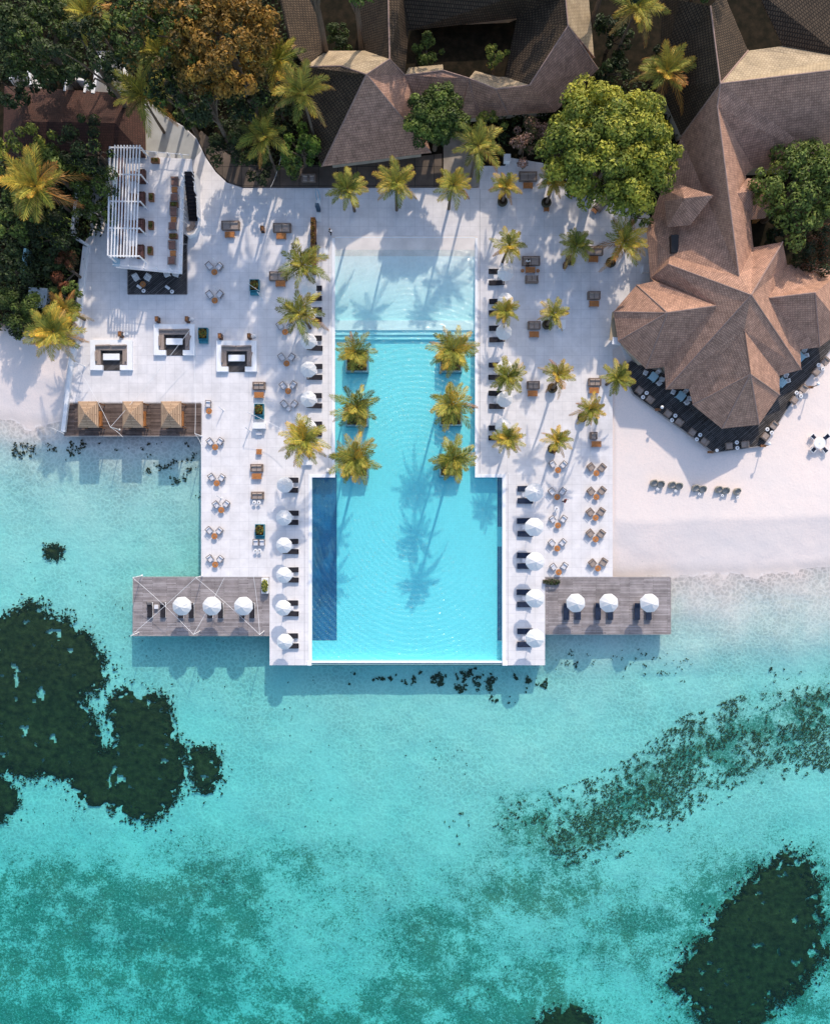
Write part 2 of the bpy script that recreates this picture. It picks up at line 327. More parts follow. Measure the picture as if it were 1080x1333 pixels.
# ---------------- white deck with pool opening ----------------
def pxy(l,z=0.0): return [(P(x,y,z).x,P(x,y,z).y) for x,y in l]
def slab_with_hole(name,outer,hole,z1,z0,m):
    pts=[outer,hole]; tri=tessellate_polygon([[Vector((x,y,0)) for x,y in l_] for l_ in pts]); al=outer+hole; n=len(al)
    b=MB(); b.v=[(x,y,z1) for x,y in al]+[(x,y,z0) for x,y in al]
    for t in tri:
        a,c,d=t; A,B,C_=al[a],al[c],al[d]
        if (B[0]-A[0])*(C_[1]-A[1])-(B[1]-A[1])*(C_[0]-A[0])<0: c,d=d,c
        b.f.append((a,c,d)); b.f.append((n+d,n+c,n+a))
    s=0
    for l_ in pts:
        L=len(l_)
        for k_ in range(L): a=s+k_; c=s+(k_+1)%L; b.f.append((a,c,n+c,n+a))
        s+=L
    return b.build(name,m)
DECK=[(82,524),(262,524),(262,751),(351,751),(351,866),(709,866),(709,751),(797,751),(797,455),(808,449),(826,500),(840,430),(850,300),(840,262),(812,272),(775,250),(745,226),(705,212),(662,205),(657,216),(624,216),(624,245),(316,245),(296,238),(281,224),(268,205),(256,180),(240,165),(215,150),(180,120),(120,120),(118,300),(108,320)]
o=slab_with_hole('deck',pxy(DECK),pxy(POOL),0.0,-0.45,M_DECK); tag(o,kind='structure')
# deck retaining walls down to the sea bed, set in slightly from the deck edge
mb=MB()
for a,b_ in (((262.5,567),(262.5,751)),((352.5,752),(352.5,864.5)),((352.5,864.5),(707.5,864.5)),((707.5,864.5),(707.5,752)),((795.5,750),(795.5,470))):
    A=P(*a); B=P(*b_); d=(B-A); L=d.length; c=(A+B)/2; mb.box((c.x,c.y,-2.1),(L,0.25,3.3),rz=math.atan2(d.y,d.x))
tag(mb.build('deck_foundation_wall',mat('sea_wall',(0.35,0.36,0.33),0.9,0.2,1)),kind='structure')
# ---------------- pool ----------------
M_PT=brickmat('pool_tile',(0.62,0.88,0.91),(0.58,0.86,0.89),(0.48,0.78,0.83),0.3,0.3,0.012,offset=0,bump=0.1,blotch=0.03)
M_PB=brickmat('blue_pool_tile',(0.016,0.12,0.30),(0.014,0.105,0.27),(0.02,0.14,0.31),0.45,0.45,0.03,offset=0,bump=0.2,blotch=0.25,nscale=0.3)
M_PS=mat('pool_sand',(0.80,0.74,0.70),0.9,0.12,0.5)
def rect(x0,y0,x1,y1,z): return [P(x0,y0).xy.to_tuple()+(z,),P(x0,y1).xy.to_tuple()+(z,),P(x1,y1).xy.to_tuple()+(z,),P(x1,y0).xy.to_tuple()+(z,)]
mb=MB()
def slope(x0,y0,z0,x1,y1,z1,m_=None):
    a=P(x0,y0);b_=P(x1,y1); (m_ or mb).poly([(a.x,a.y,z0),(a.x,b_.y,z1),(b_.x,b_.y,z1),(b_.x,a.y,z0)])
mbs=MB(); slope(433,333,-0.16,621,416,-0.62,mbs); slope(433,416,-0.36,621,429,-0.36,mbs); tag(mbs.build('pool_shallow_floor',mat('pale_pool_plaster',(0.84,0.87,0.87),0.6,0.04,0.6)),kind='structure');  slope(433,429,-0.55,621,434.5,-0.55); slope(433,434.5,-0.75,621,440,-0.75)
slope(433,440,-1.1,621,617,-1.3); slope(437,617,-1.3,648.5,862,-1.32); slope(403,836,-1.32,437,862,-1.32); slope(648.5,836,-1.32,657,862,-1.32); slope(648.5,686,-1.32,657,712,-1.32)
for y,z0,z1 in ((416,-0.62,-0.36),(429,-0.36,-0.55),(434.5,-0.55,-0.75),(440,-0.75,-1.1)):
    a=P(433,y);b_=P(621,y); mb.poly([(a.x,a.y,z0),(a.x,a.y,z1),(b_.x,b_.y,z1),(b_.x,b_.y,z0)])
# side walls
loop=pxy(POOL)
for k_ in range(len(loop)):
    a=loop[k_]; c=loop[(k_+1)%len(loop)]; mb.poly([(a[0],a[1],-0.44),(c[0],c[1],-0.44),(c[0],c[1],-2.2),(a[0],a[1],-2.2)])
tag(mb.build('pool_basin',M_PT),kind='structure')
mb=MB(); slope(433,307,0.03,621,318,-0.05,mb); slope(433,318,-0.05,621,333,-0.16,mb); tag(mb.build('pool_sand_entry',M_PS),kind='structure')
mb=MB(); slope(403,617,-1.4,437,836,-1.4,mb); slope(621,617,-1.4,648.5,624,-1.4,mb); slope(648.5,617,-1.4,657,686,-1.4,mb); slope(648.5,712,-1.4,657,836,-1.4,mb)
for x,y0,y1,sx in ((437,617,836,0),(648.5,624,686,0),(648.5,712,836,0)):
    a=P(x,y0);c=P(x,y1); mb.poly([(a.x,a.y,-1.3),(c.x,c.y,-1.3),(c.x,c.y,-1.42),(a.x,a.y,-1.42)])
tag(mb.build('pool_lane_floor',M_PB),kind='structure')
M_POOL=water('pool_water_surface',(0.30,0.78,0.85),(0.0,0.87,0.905),0.42,0.10,1.6,0.22,wave=True,caus=1.6,cdep=.06)
PW=[(404.5,618),(404.5,864),(655.5,864),(655.5,618),(620,618),(620,316),(434,316),(434,618)]
mb=MB(); mb.prism(pxy(PW),-2.0,-0.10); tag(mb.build('pool_water',M_POOL),kind='structure')
# coping, thin proud strips
mb=MB()
def strip(x0,y0,x1,y1,z0,z1,mb_=None):
    a=P(x0,y0);c=P(x1,y1); (mb_ or mb).box(((a.x+c.x)/2,(a.y+c.y)/2,(z0+z1)/2),(abs(c.x-a.x),abs(c.y-a.y),z1-z0))
strip(432,310,436,616.9,-0.5,0.06); strip(618,310,621.5,616.9,-0.5,0.06)
strip(402,617,406,861,-0.5,0.06); strip(406,617,436,621.5,-0.5,0.06); strip(618,617,653.5,621.5,-0.5,0.06); strip(653.5,617,657.5,861,-0.5,0.06)
strip(400,861,405.5,866.2,-0.5,0.09); strip(653.5,861,660,866.2,-0.5,0.09); strip(405.6,861,653.4,863,-1.6,-0.02); strip(436.1,308,617.9,309.5,-0.2,0.02)
tag(mb.build('pool_coping',mat('white_stone',(0.86,0.87,0.9),0.6,0.04,2)),kind='structure')
mb=MB(); strip(405.6,863.1,653.4,865.8,-0.8,-0.14); tag(mb.build('infinity_edge_channel',mat('wet_edge',(0.25,0.45,0.47),0.3,0.1,1)),kind='structure')
# expansion joint lines in the paving beside the pool
mb=MB()
for x in (427.5,624.5): strip(x-0.25,246,x+0.25,616,0.0,0.006)
for x in (396.5,661): strip(x-0.25,617,x+0.25,865,0.0,0.006)
tag(mb.build('paving_joint',mat('joint',(0.4,0.4,0.42),0.8)),kind='structure')
# ---------------- wooden piers ----------------
def planks(name,pts,z0,z1,m,label,cat,piles=()):
    r=empty(name,P(pts[0][0],pts[0][1],0),0,label,cat); off=r.location
    b=MB(); b.prism([(x-off.x,y-off.y) for x,y in pxy(pts)],z0,z1); b.build('decking',m,r)
    b=MB(); loop=pxy(pts)
    for k_ in range(len(loop)):
        A=Vector(loop[k_]); B=Vector(loop[(k_+1)%len(loop)]); d=B-A; c=(A+B)/2
        nrm=Vector((-d.y,d.x)).normalized()*0.05
        cen=Vector((sum(q[0] for q in loop)/len(loop),sum(q[1] for q in loop)/len(loop)))
        if (cen-c).dot(nrm)<0: nrm=-nrm
        c=c-nrm*1.1; b.box((c.x-off.x,c.y-off.y,(z0+z1)/2-0.05),(d.length,0.09,z1-z0+0.13),rz=math.atan2(d.y,d.x))
    b.build('edge_board',mat('edge_wood',(0.33,0.30,0.29),0.8,0.2,4),r)
    for (x,y) in piles:
        q=P(x,y); b=MB(); b.lathe([(0.16,-3.4),(0.15,z0)],(q.x-off.x,q.y-off.y,0),10); b.build('pile',M_BARK,r)
    return r
planks('wooden_pier',[(174,752),(350.5,752),(350.5,827),(174,827)],-0.3,-0.02,M_WOOD,'weathered grey wooden pier over the sea left of the pool','pier',[(180,758),(230,758),(290,758),(180,821),(230,821),(290,821),(344,821)])
planks('wooden_pier',[(710,752),(872,752),(872,825),(710,825)],-0.3,-0.02,M_WOOD,'weathered grey wooden pier beside the sand right of the pool','pier',[(866,758),(820,758),(866,819),(820,819),(770,819),(718,819)])
planks('wooden_pier',[(88,525.5),(262,525.5),(262,567),(84,567)],-0.3,0.0,M_WOODB,'dark brown wooden platform with three roofed cabanas','platform',[(95,561),(140,561),(190,561),(240,561)])
# water side planter corner cutouts are separate things later
# ---------------- left boundary walls ----------------
def wall(pts,wd,z0,z1,label,m=M_WHITE,name='low_wall',cat='wall'):
    b=MB(); A=P(*pts[0],z1); o_=Vector((A.x,A.y,0))
    for k_ in range(len(pts)-1):
        a=P(*pts[k_],z1);c=P(*pts[k_+1],z1); d=c-a; q=(a+c)/2-o_; b.box((q.x,q.y,(z0+z1)/2),(d.length+(0.002*k_),wd,z1-z0+0.003*k_),rz=math.atan2(d.y,d.x))
    o=b.build(name,m); o.location=o_; return tag(o,label,cat)
wall([(111,321),(101,420),(92,475)],0.62,-0.6,0.5,'thick white wall slanting along the planted left edge of the terrace')
wall([(93,470),(82,562)],0.5,-1.9,0.45,'thin white wall between the left beach and the terrace')
wall([(101,240),(93,306),(113,318)],0.35,-0.3,0.9,'white wall round a small soil bed left of the raised terrace')
wall([(33,323),(27,362)],0.3,-0.2,1.6,'narrow pale blue wall half hidden in the dark garden at far left',mat('pale_blue',(0.25,0.45,0.5),0.7))
for pts,lab in (([(13,104),(17,91),(38,94),(40,110)],'white parapet frame at the far left end of the red roof'),([(84,118),(87,101),(113,104),(110,120)],'white parapet frame in the middle of the red roof edge'),([(130,72),(121,121)],'long white wall running up from the dark red roof'),([(152,74),(160,98)],'short white wall piece below the garden palms'),([(149,108),(158,122)],'small white wall stub at the right end of the red roof edge')):
    wall(pts,0.45 if 'long' in lab else 0.28,0,3.6,lab)
b=MB(); q=P(145,95); b.box((0,0,0.1),(4.5,5.5,0.2)); o=b.build('service_patio',mat('grey_concrete',(0.3,0.3,0.31),0.9,0.2,1)); o.location=q; tag(o,kind='structure')
b=MB(); b.prism(pxy([(120,216),(249,212),(262,196),(254,180),(239,165.5),(214,150.5),(180,121),(120,121)]),0.004,0.02); tag(b.build('grey_path',mat('grey_path_stone',(0.36,0.37,0.37),0.8,0.1,0.8)),kind='structure')
# brown veranda strip between roofs and deck
M_VER=brickmat('veranda_floor',(0.13,0.10,0.08),(0.09,0.07,0.055),(0.03,0.025,0.02),2.5,2.5,0.04,offset=0,blotch=0.3,nscale=0.5)
b=MB(); b.prism(pxy([(316,243.5),(575,243.5),(575,200),(440,215),(330,215),(296,200),(262,170),(256,178),(270,205),(283,224),(298,237)]),-0.1,0.03); tag(b.build('veranda',M_VER),kind='structure')
b=MB(); b.prism(pxy([(577,243.5),(622,243.5),(622,178),(577,178)]),-0.1,0.035); tag(b.build('stone_path',mat('worn_stone',(0.30,0.26,0.22),0.85,0.3,0.6)),kind='structure')
# ---------------- raised terrace with pergola ----------------
TZ=3.0
r=empty('raised_terrace',P(200,280),0,'raised white terrace with slatted pergola roof at upper left','terrace'); off=r.location
def loc(px,py,z): q=P(px,py,z); return Vector((q.x-off.x,q.y-off.y,z))
def lpoly(l_,z): return [(loc(x,y,z).x,loc(x,y,z).y) for x,y in l_]
b=MB(); b.prism(lpoly([(146,201),(250,207),(251,222.5),(240,223),(236.5,356),(151,348)],TZ),TZ-0.35,TZ); b.build('slab',M_DECK,r)
b=MB(); b.prism(lpoly([(150,206),(236,212),(230,326),(155,325)],0),0,TZ-0.36); b.build('wall',mat('grey_wall',(0.5,0.5,0.5),0.8,0.1,1),r)  # even grey wall below the slab
def beam(name,p,q,wd,hh,m,par,n=None):
    d=q-p; c=(p+q)/2; b=MB(); b.box((0,0,0),(d.length,wd,hh)); o=b.build(name,m,par); o.location=c
    o.rotation_euler=d.to_track_quat('X','Z').to_euler(); return o
PZ=5.6
for i in range(9):
    xa=150+i*4.05; xb=146.5+i*4.05; beam('slat',loc(xa,189,PZ+.1),loc(xb-1.5,335,PZ+.1),0.13,0.16,M_WHITE,r)
for y,i in ((192,0),(227,1),(262,2),(297,3),(333,4)): beam('cross_beam',loc(142.5,y,PZ-.1),loc(183.5-i*0.6,y+0.5,PZ-.1),0.13,0.2,M_WHITE,r)
beam('edge_beam',loc(143.5,191,PZ-.1),loc(141,333,PZ-.1),0.16,0.26,M_WHITE,r)
for y,i in ((192,0),(227,1),(262,2),(297,3),(333,4)):
    for x in (184-i*0.7,143-i*0.4):
        t=loc(x,y,PZ-.1); b=MB(); b.box((t.x,t.y,(PZ+TZ)/2-.05),(0.14,0.14,PZ-TZ-.1)); b.build('post',M_WHITE,r)
# glass screen strip and railing posts
b=MB(); A=loc(148.5,200,TZ+.5); B=loc(146,345,TZ+.5); b.box(((A.x+B.x)/2+.25,(A.y+B.y)/2,TZ+.03),(0.9,(A-B).length,0.05)); b.build('glass_strip',mat('pale_blue_glass',(0.35,0.5,0.58),0.2,0.1,1),r)
rp=[(190+i*16,202+i*1.0) for i in range(4)]+[(239.5-i*.4,232+i*14.5) for i in range(9)]+[(225-i*18,353-i*1.5) for i in range(4)]
for x,y in rp:
    t=loc(x,y,TZ); b=MB(); b.box((t.x,t.y,TZ+.55),(0.1,0.1,1.1)); b.build('railing_post',M_WHITE,r)
for (a,c) in (((186,201),(250,207)),((240,223),(236.5,356)),((236.5,356),(151,348))): beam('rail',loc(*a,TZ)+Vector((0,0,1.1)),loc(*c,TZ)+Vector((0,0,1.1)),0.06,0.05,M_WHITE,r)
beam('edge_strip',loc(238.2,223,TZ)+Vector((0,0,.03)),loc(235,355,TZ)+Vector((0,0,.03)),0.35,0.05,M_WHITE,r)
# outside stair
rs=empty('outside_stair',P(247,262),0,'dark curved stair coming down beside the raised terrace','stair'); off=rs.location
for i in range(13):
    z=TZ-0.1-i*0.22; q=loc(246+i*0.5,226+i*4.9,z); b=MB(); b.box((q.x,q.y,z-.06),(1.25,0.50,0.12)); b.build('tread',M_CHAR,rs)
for i in range(4):
    a=R(10-28*i); q=loc(246+4.5*math.cos(a),290+7*math.sin(a)*-1,0.25); b=MB(); b.box((q.x,q.y,0.14-i*.02),(1.0,0.5,0.12),rz=a+R(90)); b.build('tread',M_FRAME,rs)
b=MB(); A=None
pl=[(252,223,TZ),(255,250,1.9),(258.5,283,1.0),(258,295,0.9),(253,304,0.9),(245,307,0.9),(241,303,0.9)]
for i in range(len(pl)-1):
    p,q=loc(*pl[i]),loc(*pl[i+1]); d=q-p; c=(p+q)/2; L=math.hypot(d.x,d.y)
    b.box((c.x,c.y,c.z/2),(L+.05,0.16,max(c.z,0.3)+.01*i),rz=math.atan2(d.y,d.x))
b.build('curved_wall',M_WHITE,rs)
for i in range(10):
    q=loc(248+i*1.0,228+i*6.6,TZ-.2-i*.25); b=MB(); b.box((q.x+.5,q.y,q.z+.6),(0.07,0.07,1.2)); b.build('railing_post',M_WHITE,rs)
    q=loc(241+i*.2,228+i*7,TZ-.2-i*.25); b=MB(); b.box((q.x,q.y,q.z+.6),(0.07,0.07,1.2)); b.build('railing_post',M_WHITE,rs)
planks('wooden_platform',[(167,318),(243.5,318),(243.5,383),(167,383)],-0.02,0.05,M_WOODD,'dark wooden floor below the raised terrace at its lower end','platform')
planks('wooden_strip',[(237,306),(245,306),(243.7,317.9),(237,317.9)],-0.02,0.06,M_WOODD,'narrow dark boarded strip under the foot of the stair','platform')
# ---------------- three sunken lounges ----------------
M_POD=mat('pod_white',(0.84,0.85,0.87),0.6,0.04,2)
def pod(cx,cy,w_,h_,lab,ragged):
    c=P(cx,cy,0.45); c.z=0; r=empty('sunken_lounge',c,0,lab,'seating pod','white walled lounges on the left terrace')
    t=0.64; op=w_*0.42
    b=MB(); b.box((-w_/2+t/2,0,0.22),(t,h_,0.5)); b.box((w_/2-t/2,0,0.22),(t,h_,0.5)); b.box((0,h_/2-t/2,0.223),(w_-2*t,t,0.5))
    for s in (-1,1): b.box((s*(w_/2-t-(w_-2*t-op)/4),-h_/2+t/2,0.22),((w_-2*t-op)/2,t,0.497))
    b.build('wall',M_POD,r)
    b=MB(); b.box((0,0,0.03),(w_-2*t+.02,h_-2*t+.02,0.05)); b.box((0,-h_/2+t/2,0.025),(op,t,0.05)); b.build('floor',M_WOODD,r)
    iw=w_-2*t; ih=h_-2*t
    b=MB(); b.rbox((0,ih/2-.35,.24),(iw-.02,.7,.36),.06); b.build('bench',M_WICKC,r)
    b=MB(); b.rbox((-iw/2+.32,-.3,.235),(.64,ih-.75,.34),.06); b.build('bench',M_WICKC,r)
    b=MB(); b.rbox((iw/2-.32,-.3,.235),(.64,ih-.75,.34),.06); b.build('bench',M_WICKC,r)
    rnd=random.Random(int(cx))
    for (x,y,a,L) in ((-iw/4,ih/2-.12,0,iw*.48),(iw/4,ih/2-.12,0,iw*.48),(-iw/2+.12,-.2,90,ih*.5),(iw/2-.14,-.2,90+(-18 if ragged else 0),ih*.55)):
        b=MB(); b.rbox((0,0,0),(L,.22,.35),.08); o=b.build('back_cushion',M_WICKC,r); o.location=(x,y,.52); o.rotation_euler=(0,0,R(a+rnd.uniform(-3,3)))
    t_=empty('low_table',c+Vector((0,-.25,0)),0,'white rectangular table inside '+lab,'table','tables inside the white walled lounges')
    b=MB(); b.rbox((0,0,.42),(2.15,.85,.07),.05); b.build('table_top',M_POD,t_)
    for sx in (-1,1): b=MB(); b.box((sx*.85,0,.2),(.1,.6,.38)); b.build('leg',M_FRAME,t_)
pod(145,462,5.4,3.9,'the left of three square white sunken lounges',False)
pod(227,442,5.3,4.0,'the upper right of three sunken lounges, beside a turquoise planter',True)
pod(308,463.5,5.2,4.0,'the right of three square white sunken lounges nearest the pool',True)
# ---------------- cabanas on the brown platform ----------------
def roofmesh(name,verts,faces,m,par=None,thick=0.22,off=Vector((0,0,0)),mats=None):
    """verts: dict or list of 3D points; faces: list of index tuples (+ material index)"""
    me=bpy.data.meshes.new(name); me.from_pydata([tuple(Vector(v)-off) for v in verts],[],[f for f in faces]); 
    if isinstance(m,list):
        for q in m: me.materials.append(q)
        for i,p in enumerate(me.polygons): p.material_index=mats[i]
    else: me.materials.append(m)
    uv=me.uv_layers.new(name='UVMap')
    for i,p in enumerate(me.polygons):
        n=p.normal
        if n.z<0: p.flip(); n=-n
    me.update()
    for p in me.polygons:
        n=p.normal; u=Vector((0,0,1)).cross(n)
        u=Vector((1,0,0)) if u.length<0.03 else u.normalized(); v=n.cross(u)
        for li in p.loop_indices:
            co=me.vertices[me.loops[li].vertex_index].co+off; uv.data[li].uv=(co.dot(u),co.dot(v))
    o=link(name,me,par)
    if thick:
        s=o.modifiers.new('thickness','SOLIDIFY'); s.thickness=thick; s.offset=-1
    return o
for i,(cx_,lab) in enumerate(((115,'leftmost of three square tan-roofed cabanas on the brown platform'),(173,'middle of three square tan-roofed cabanas on the brown platform'),(223,'rightmost of three square tan-roofed cabanas on the brown platform'))):
    c=P(cx_,539.5,2.4); c.z=0; r=empty('cabana',c,0,lab,'cabana','cabanas on the brown platform')
    a,d=1.32,1.68; V=[(-a,-d,2.35),(a,-d,2.35),(a,d,2.35),(-a,d,2.35),(0,0,3.35)]
    roofmesh('roof',V,[(0,1,4),(1,2,4),(2,3,4),(3,0,4)],M_THATCH,r,0.1)
    for sx in (-1,1):
        for sy in (-1,1):
            b=MB(); b.box((sx*1.15,sy*1.5,1.17),(.12,.12,2.34)); b.build('post',M_TEAKD,r)
    b=MB(); b.rbox((-.45,0,.5),(1.5,2.6,.25),.1); b.build('mattress',M_GREYF,r)
    b=MB(); b.box((-.45,0,.22),(1.56,2.7,.34)); b.build('bed_frame',M_TEAK,r)
    c2=c+Vector((.75,-.3,0)); t_=empty('teak_bench',c2,0,'orange wooden bench beside the '+lab.split(' square')[0].replace(' of three','')+' cabana','bench','teak benches beside the cabanas')
    b=MB(); b.box((0,0,.42),(.5,1.9,.08)); b.build('seat',M_TEAK,t_); b=MB(); b.box((.2,0,.65),(.08,1.9,.4)); b.build('backrest',M_TEAK,t_)
    for sy in (-1,1): b=MB(); b.box((0,sy*.8,.2),(.4,.08,.38)); b.build('leg',M_TEAK,t_)
# ---------------- buildings ----------------
def building(name,center,label,cat,V,F,walls,wallz=(0,3.0),wm=M_WALL):
    off=P(*center); r=empty(name,off,0,label,cat)
    ks=list(V); vs_=[P(*V[k_]) for k_ in ks]; ix={k_:i for i,k_ in enumerate(ks)}
    groups={}
    faces=[];mi=[]
    mats=[M_SHING,M_TILE,M_BEIGE]
    for f in F:
        names=f[0].split(); m_=f[1] if len(f)>1 else 0
        poly=[Vector((V[k_][0],-V[k_][1],0)) for k_ in names]
        if len(names)>3:
            for t in tessellate_polygon([poly]): faces.append(tuple(ix[names[q]] for q in t)); mi.append(m_)
        else: faces.append(tuple(ix[q] for q in names)); mi.append(m_)
    # merge coplanar-ish triangles is unnecessary; slope uv is computed per face
    roofmesh('roof',vs_,faces,mats,r,0.3,off,mi)
    for wl in walls:
        b=MB(); b.prism([(x-off.x,y-off.y) for x,y in pxy(wl,3)],wallz[0],wallz[1]); b.build('wall',wm,r)
    return r,ix,vs_,off
def ridge(r,off,V,chains,m,rad=0.1):
    for ch in chains:
        pts=[P(*V[k_])+Vector((0,0,.03))-off for k_ in ch.split()]
        b=MB(); b.tube(pts,rad,rad,6); b.build('ridge_cap',m,r)
V={'a':(798,406,3.3),'b':(828,371,3.5),'c':(851,366,4.2),'d':(868,407,7.0),'e':(932,398,7.6),'f':(804,444,3.3),'g':(840,480,3.3),'h':(864,478,3.3),'i':(866,507,3.3),'j':(896,506,3.4),
'A':(977,384,9.6),'B':(968,430,8.0),'C':(976,487,7.4),'k1':(901,527,3.3),'k2':(939,558,3.2),'k3':(987,553,3.2),'k4':(1014,514,3.3),'x':(1014,489,3.5),
'm':(869,344,5.6),'m2':(872,333,4.9),'Q':(961,359,8.4),'n':(846,362,3.3),'r':(980,322,5.9),'s':(1018,315,7.4),'t':(1024,345,4.0),'u':(1000,388,7.0),'v':(1041,455,3.6),'w':(1042,481,3.3),
'y':(1060,381,7.3),'t3':(1062,341,3.6),'t4':(1090,358,3.4),'z1':(1066,452,3.3),'z2':(1098,428,3.3),
'N':(933,138,10.2),'T':(937,109,11),'o':(841,300,3.3),'p':(866,232,3.6),'q':(886,178,4.2),'e2':(970,228,6.4),'e3':(980,219,5.6),
'c1':(1095,90,11),'c2':(1095,225,4.0),'c3':(973,66,8.4),'c4':(1018,60,8.0),'c5':(1095,74,8),'l1':(856,110,4.5),'l2':(862,-10,6.0),'l3':(885,0,9),'l4':(924,8,10.8),'l5':(941,-10,9),
'R1':(985,-12,10),'R2':(1018,60,8.05),'R3':(1095,74,8.05),'R4':(1095,-12,9),'l6':(885,-12,9.2)}
F=[('a b d',),('b c e d',),('a d f',),('f d g',),('d e h g',),('n m e c',),('m A e',),('A i h e',),('A B j i',),('m m2 Q A',),('A Q r s',),('A s t u',),('A u v w',),('A w x B',),
('B C k1 j',),('C k2 k1',),('C k3 k2',),('C k4 k3',),('B x k4 C',),('u t t3 t4 y',),('u y z1 v',),('y t4 z2 z1',),
('T N Q m2 m n o p q',0),('N e2 r Q',),('N e3 e2',),('T c1 c2 e3 N',),('T c3 c4 c5 c1',2),('T q l1 l2 l3 l4',1),('l4 l5 c3 T',1),('R1 R2 R3 R4',1),('l3 l2 l6',1)]
V={k_:(x,y,3.3+(z-3.3)*1.35) for k_,(x,y,z) in V.items()}
rr,ix,vv,off=building('restaurant',(940,420),'large brown shingled restaurant with star-shaped roof beside the beach','restaurant',V,F,
 [[(812,412),(832,382),(862,378),(930,400),(960,420),(930,470),(895,490),(880,492),(868,470),(838,470),(814,440)],[(915,505),(960,440),(1005,470),(1000,508),(978,543),(940,546),(912,522)],[(850,310),(870,250),(960,250),(966,330),(990,330),(1016,330),(1028,352),(1060,352),(1080,365),(1085,425),(1062,442),(1034,446),(1034,470),(1010,480),(940,440),(860,352)],[(870,120),(900,30),(935,20),(968,70),(1090,100),(1090,210),(975,215),(930,150),(890,170)]])
ridge(rr,off,V,['d e','d a','d b','d f','d g','m A','A s','A i','A w','B C','C k1','C k2','C k3','C k4','u y','N Q','T q','T c1','T l4','T N','y z1','C B','T c3'],mat('ridge',(0.33,0.22,0.18),0.8,0.2,3),0.09)
# dormers
D={'d1':(890,258,8.6),'d2':(928,254,10.2),'d3':(884,240,7.4),'d4':(870,249,6.3),'d5':(898,293,7.6),'d6':(868,296,5.6),'d7':(864,262,5.6)}
vs_=[P(*D[k_]) for k_ in D]; kk={k_:i for i,k_ in enumerate(D)}
roofmesh('dormer_roof',vs_,[tuple(kk[q] for q in s.split()) for s in ('d1 d2 d3','d1 d3 d4','d1 d5 d2','d1 d6 d5','d1 d4 d7','d1 d7 d6')],M_SHING,rr,0.2,off)
D={'f1':(958,252,9.6),'f2':(990,246,8.2),'f3':(972,232,7.9),'f4':(994,233,6.6),'f5':(996,284,5.8),'f6':(977,286,6.8),'f7':(1003,258,6.0)}
vs_=[P(*D[k_]) for k_ in D]; kk={k_:i for i,k_ in enumerate(D)}
roofmesh('dormer_roof',vs_,[tuple(kk[q] for q in s.split()) for s in ('f1 f2 f3','f2 f4 f3','f1 f6 f5','f1 f5 f2','f2 f5 f7','f2 f7 f4')],M_SHING,rr,0.2,off)
b=MB(); q=P(877,318,5.6)-off; b.box((q.x,q.y,5.2),(0.9,2.2,1.3)); b.build('dormer_window',M_DARK,rr)
b=MB(); q=P(996,262,4.5)-off; b.box((q.x,q.y,3.2),(0.5,3.0,4.0)); b.build('side_wall',mat('ochre_wall',(0.5,0.27,0.1),0.8,0.2,1),rr)
b=MB(); q=P(800,425,2.6)-off; b.rbox((q.x,q.y,2.6),(1.1,3.6,.12),.05,R(-6)); b.build('awning',M_BEIGE,rr); b=MB(); q=P(802,444,2.6)-off; b.box((q.x,q.y,2.63),(1.1,.9,.14),rz=R(-6)); b.build('awning_panel',M_WHITE,rr)
# main house complex
V={'w0':(364,-12,9.4),'w1':(412,-12,5.6),'w2':(419,68,5.8),'w3':(397,87,8.6),'w4':(380,62,9.2),
'b1':(444,86,9.7),'A':(477,97,11),'b3':(507,77,10.4),'b4':(475,66,6.2),'b5':(425,66,6.0),'b6':(419,217,3.5),'b7':(392,150,4.0),'b8':(388,100,6.5),'b9':(561,199,3.5),
'c0':(462,-12,5.8),'c1':(505,-12,10.4),'r0':(527,98,7.2),'b10':(538,130,5.2),'d0':(524,-12,9.0),'d1':(532,40,6.0),
'h0':(692,-12,9.8),'h1':(672,24,5.6),'e0':(735,-12,10.4),'e1':(739,34,10.4),'r4':(689,111,8.3),'e3':(657,100,5.2),'g0':(765,-12,6.2),'g1':(773,75,5.6),
's1':(778,90,5.0),'s2':(722,146,3.8),'s3':(662,150,3.7),'s4':(622,153,3.7),'s5':(565,160,3.8),'r1':(577,92,7.5),'r2':(610,102,7.5),'r3':(645,116,7.4),'n1':(576,84,5.8),'n2':(532,88,5.8),'n3':(648,100,5.6),'n4':(618,92,5.6)}
F=[('w0 w4 w3 w2 w1',1),('w3 b1 A b3 b4 b5',2),('b1 A b6 b7 b8 w3',1),('A b9 b6',),('A b3 r0 b10 b9',),('c0 c1 b3 b4',1),('c1 d0 d1 r0 b3',1),('d0 h0 h1 d1',1),('h0 e0 e1 r4 e3 h1',1),('e0 g0 g1 e1',2),
('e1 s1 s2 s3 r4',),('r0 r1 r2 s4 s5 b10',),('r2 r3 r4 s3 s4',),('r0 n2 n1 r1',2),('r2 n4 n3 r3',2),('r3 n3 e3 r4',2)]
rb,ix,vv,off=building('main_house',(560,100),'brown shingled house complex with steep roofs round dark courtyards','building',V,F,
 [[(405,100),(470,75),(505,85),(530,130),(548,190),(430,205)],[(375,0),(405,0),(410,60),(390,70)],[(470,0),(515,0),(520,90),(480,60)],[(540,0),(690,0),(665,10),(540,15)],[(680,30),(730,0),(760,0),(765,80),(715,135),(640,140),(560,150),(545,120),(585,105),(690,120)]])
ridge(rb,off,V,['w3 b1 A b3','A b6','A b9','c1 b3 r0 r1 r2 r3 r4 e1 e0','e1 s1','r2 s4','e1 g1','r3 s3','b1 b8'],MATS['ridge'],0.09)
D={'a':(609,107,7.2),'b':(622,154,4.2),'c':(600,152,4.2),'d':(602,114,5.9),'e':(626,140,4.6)}
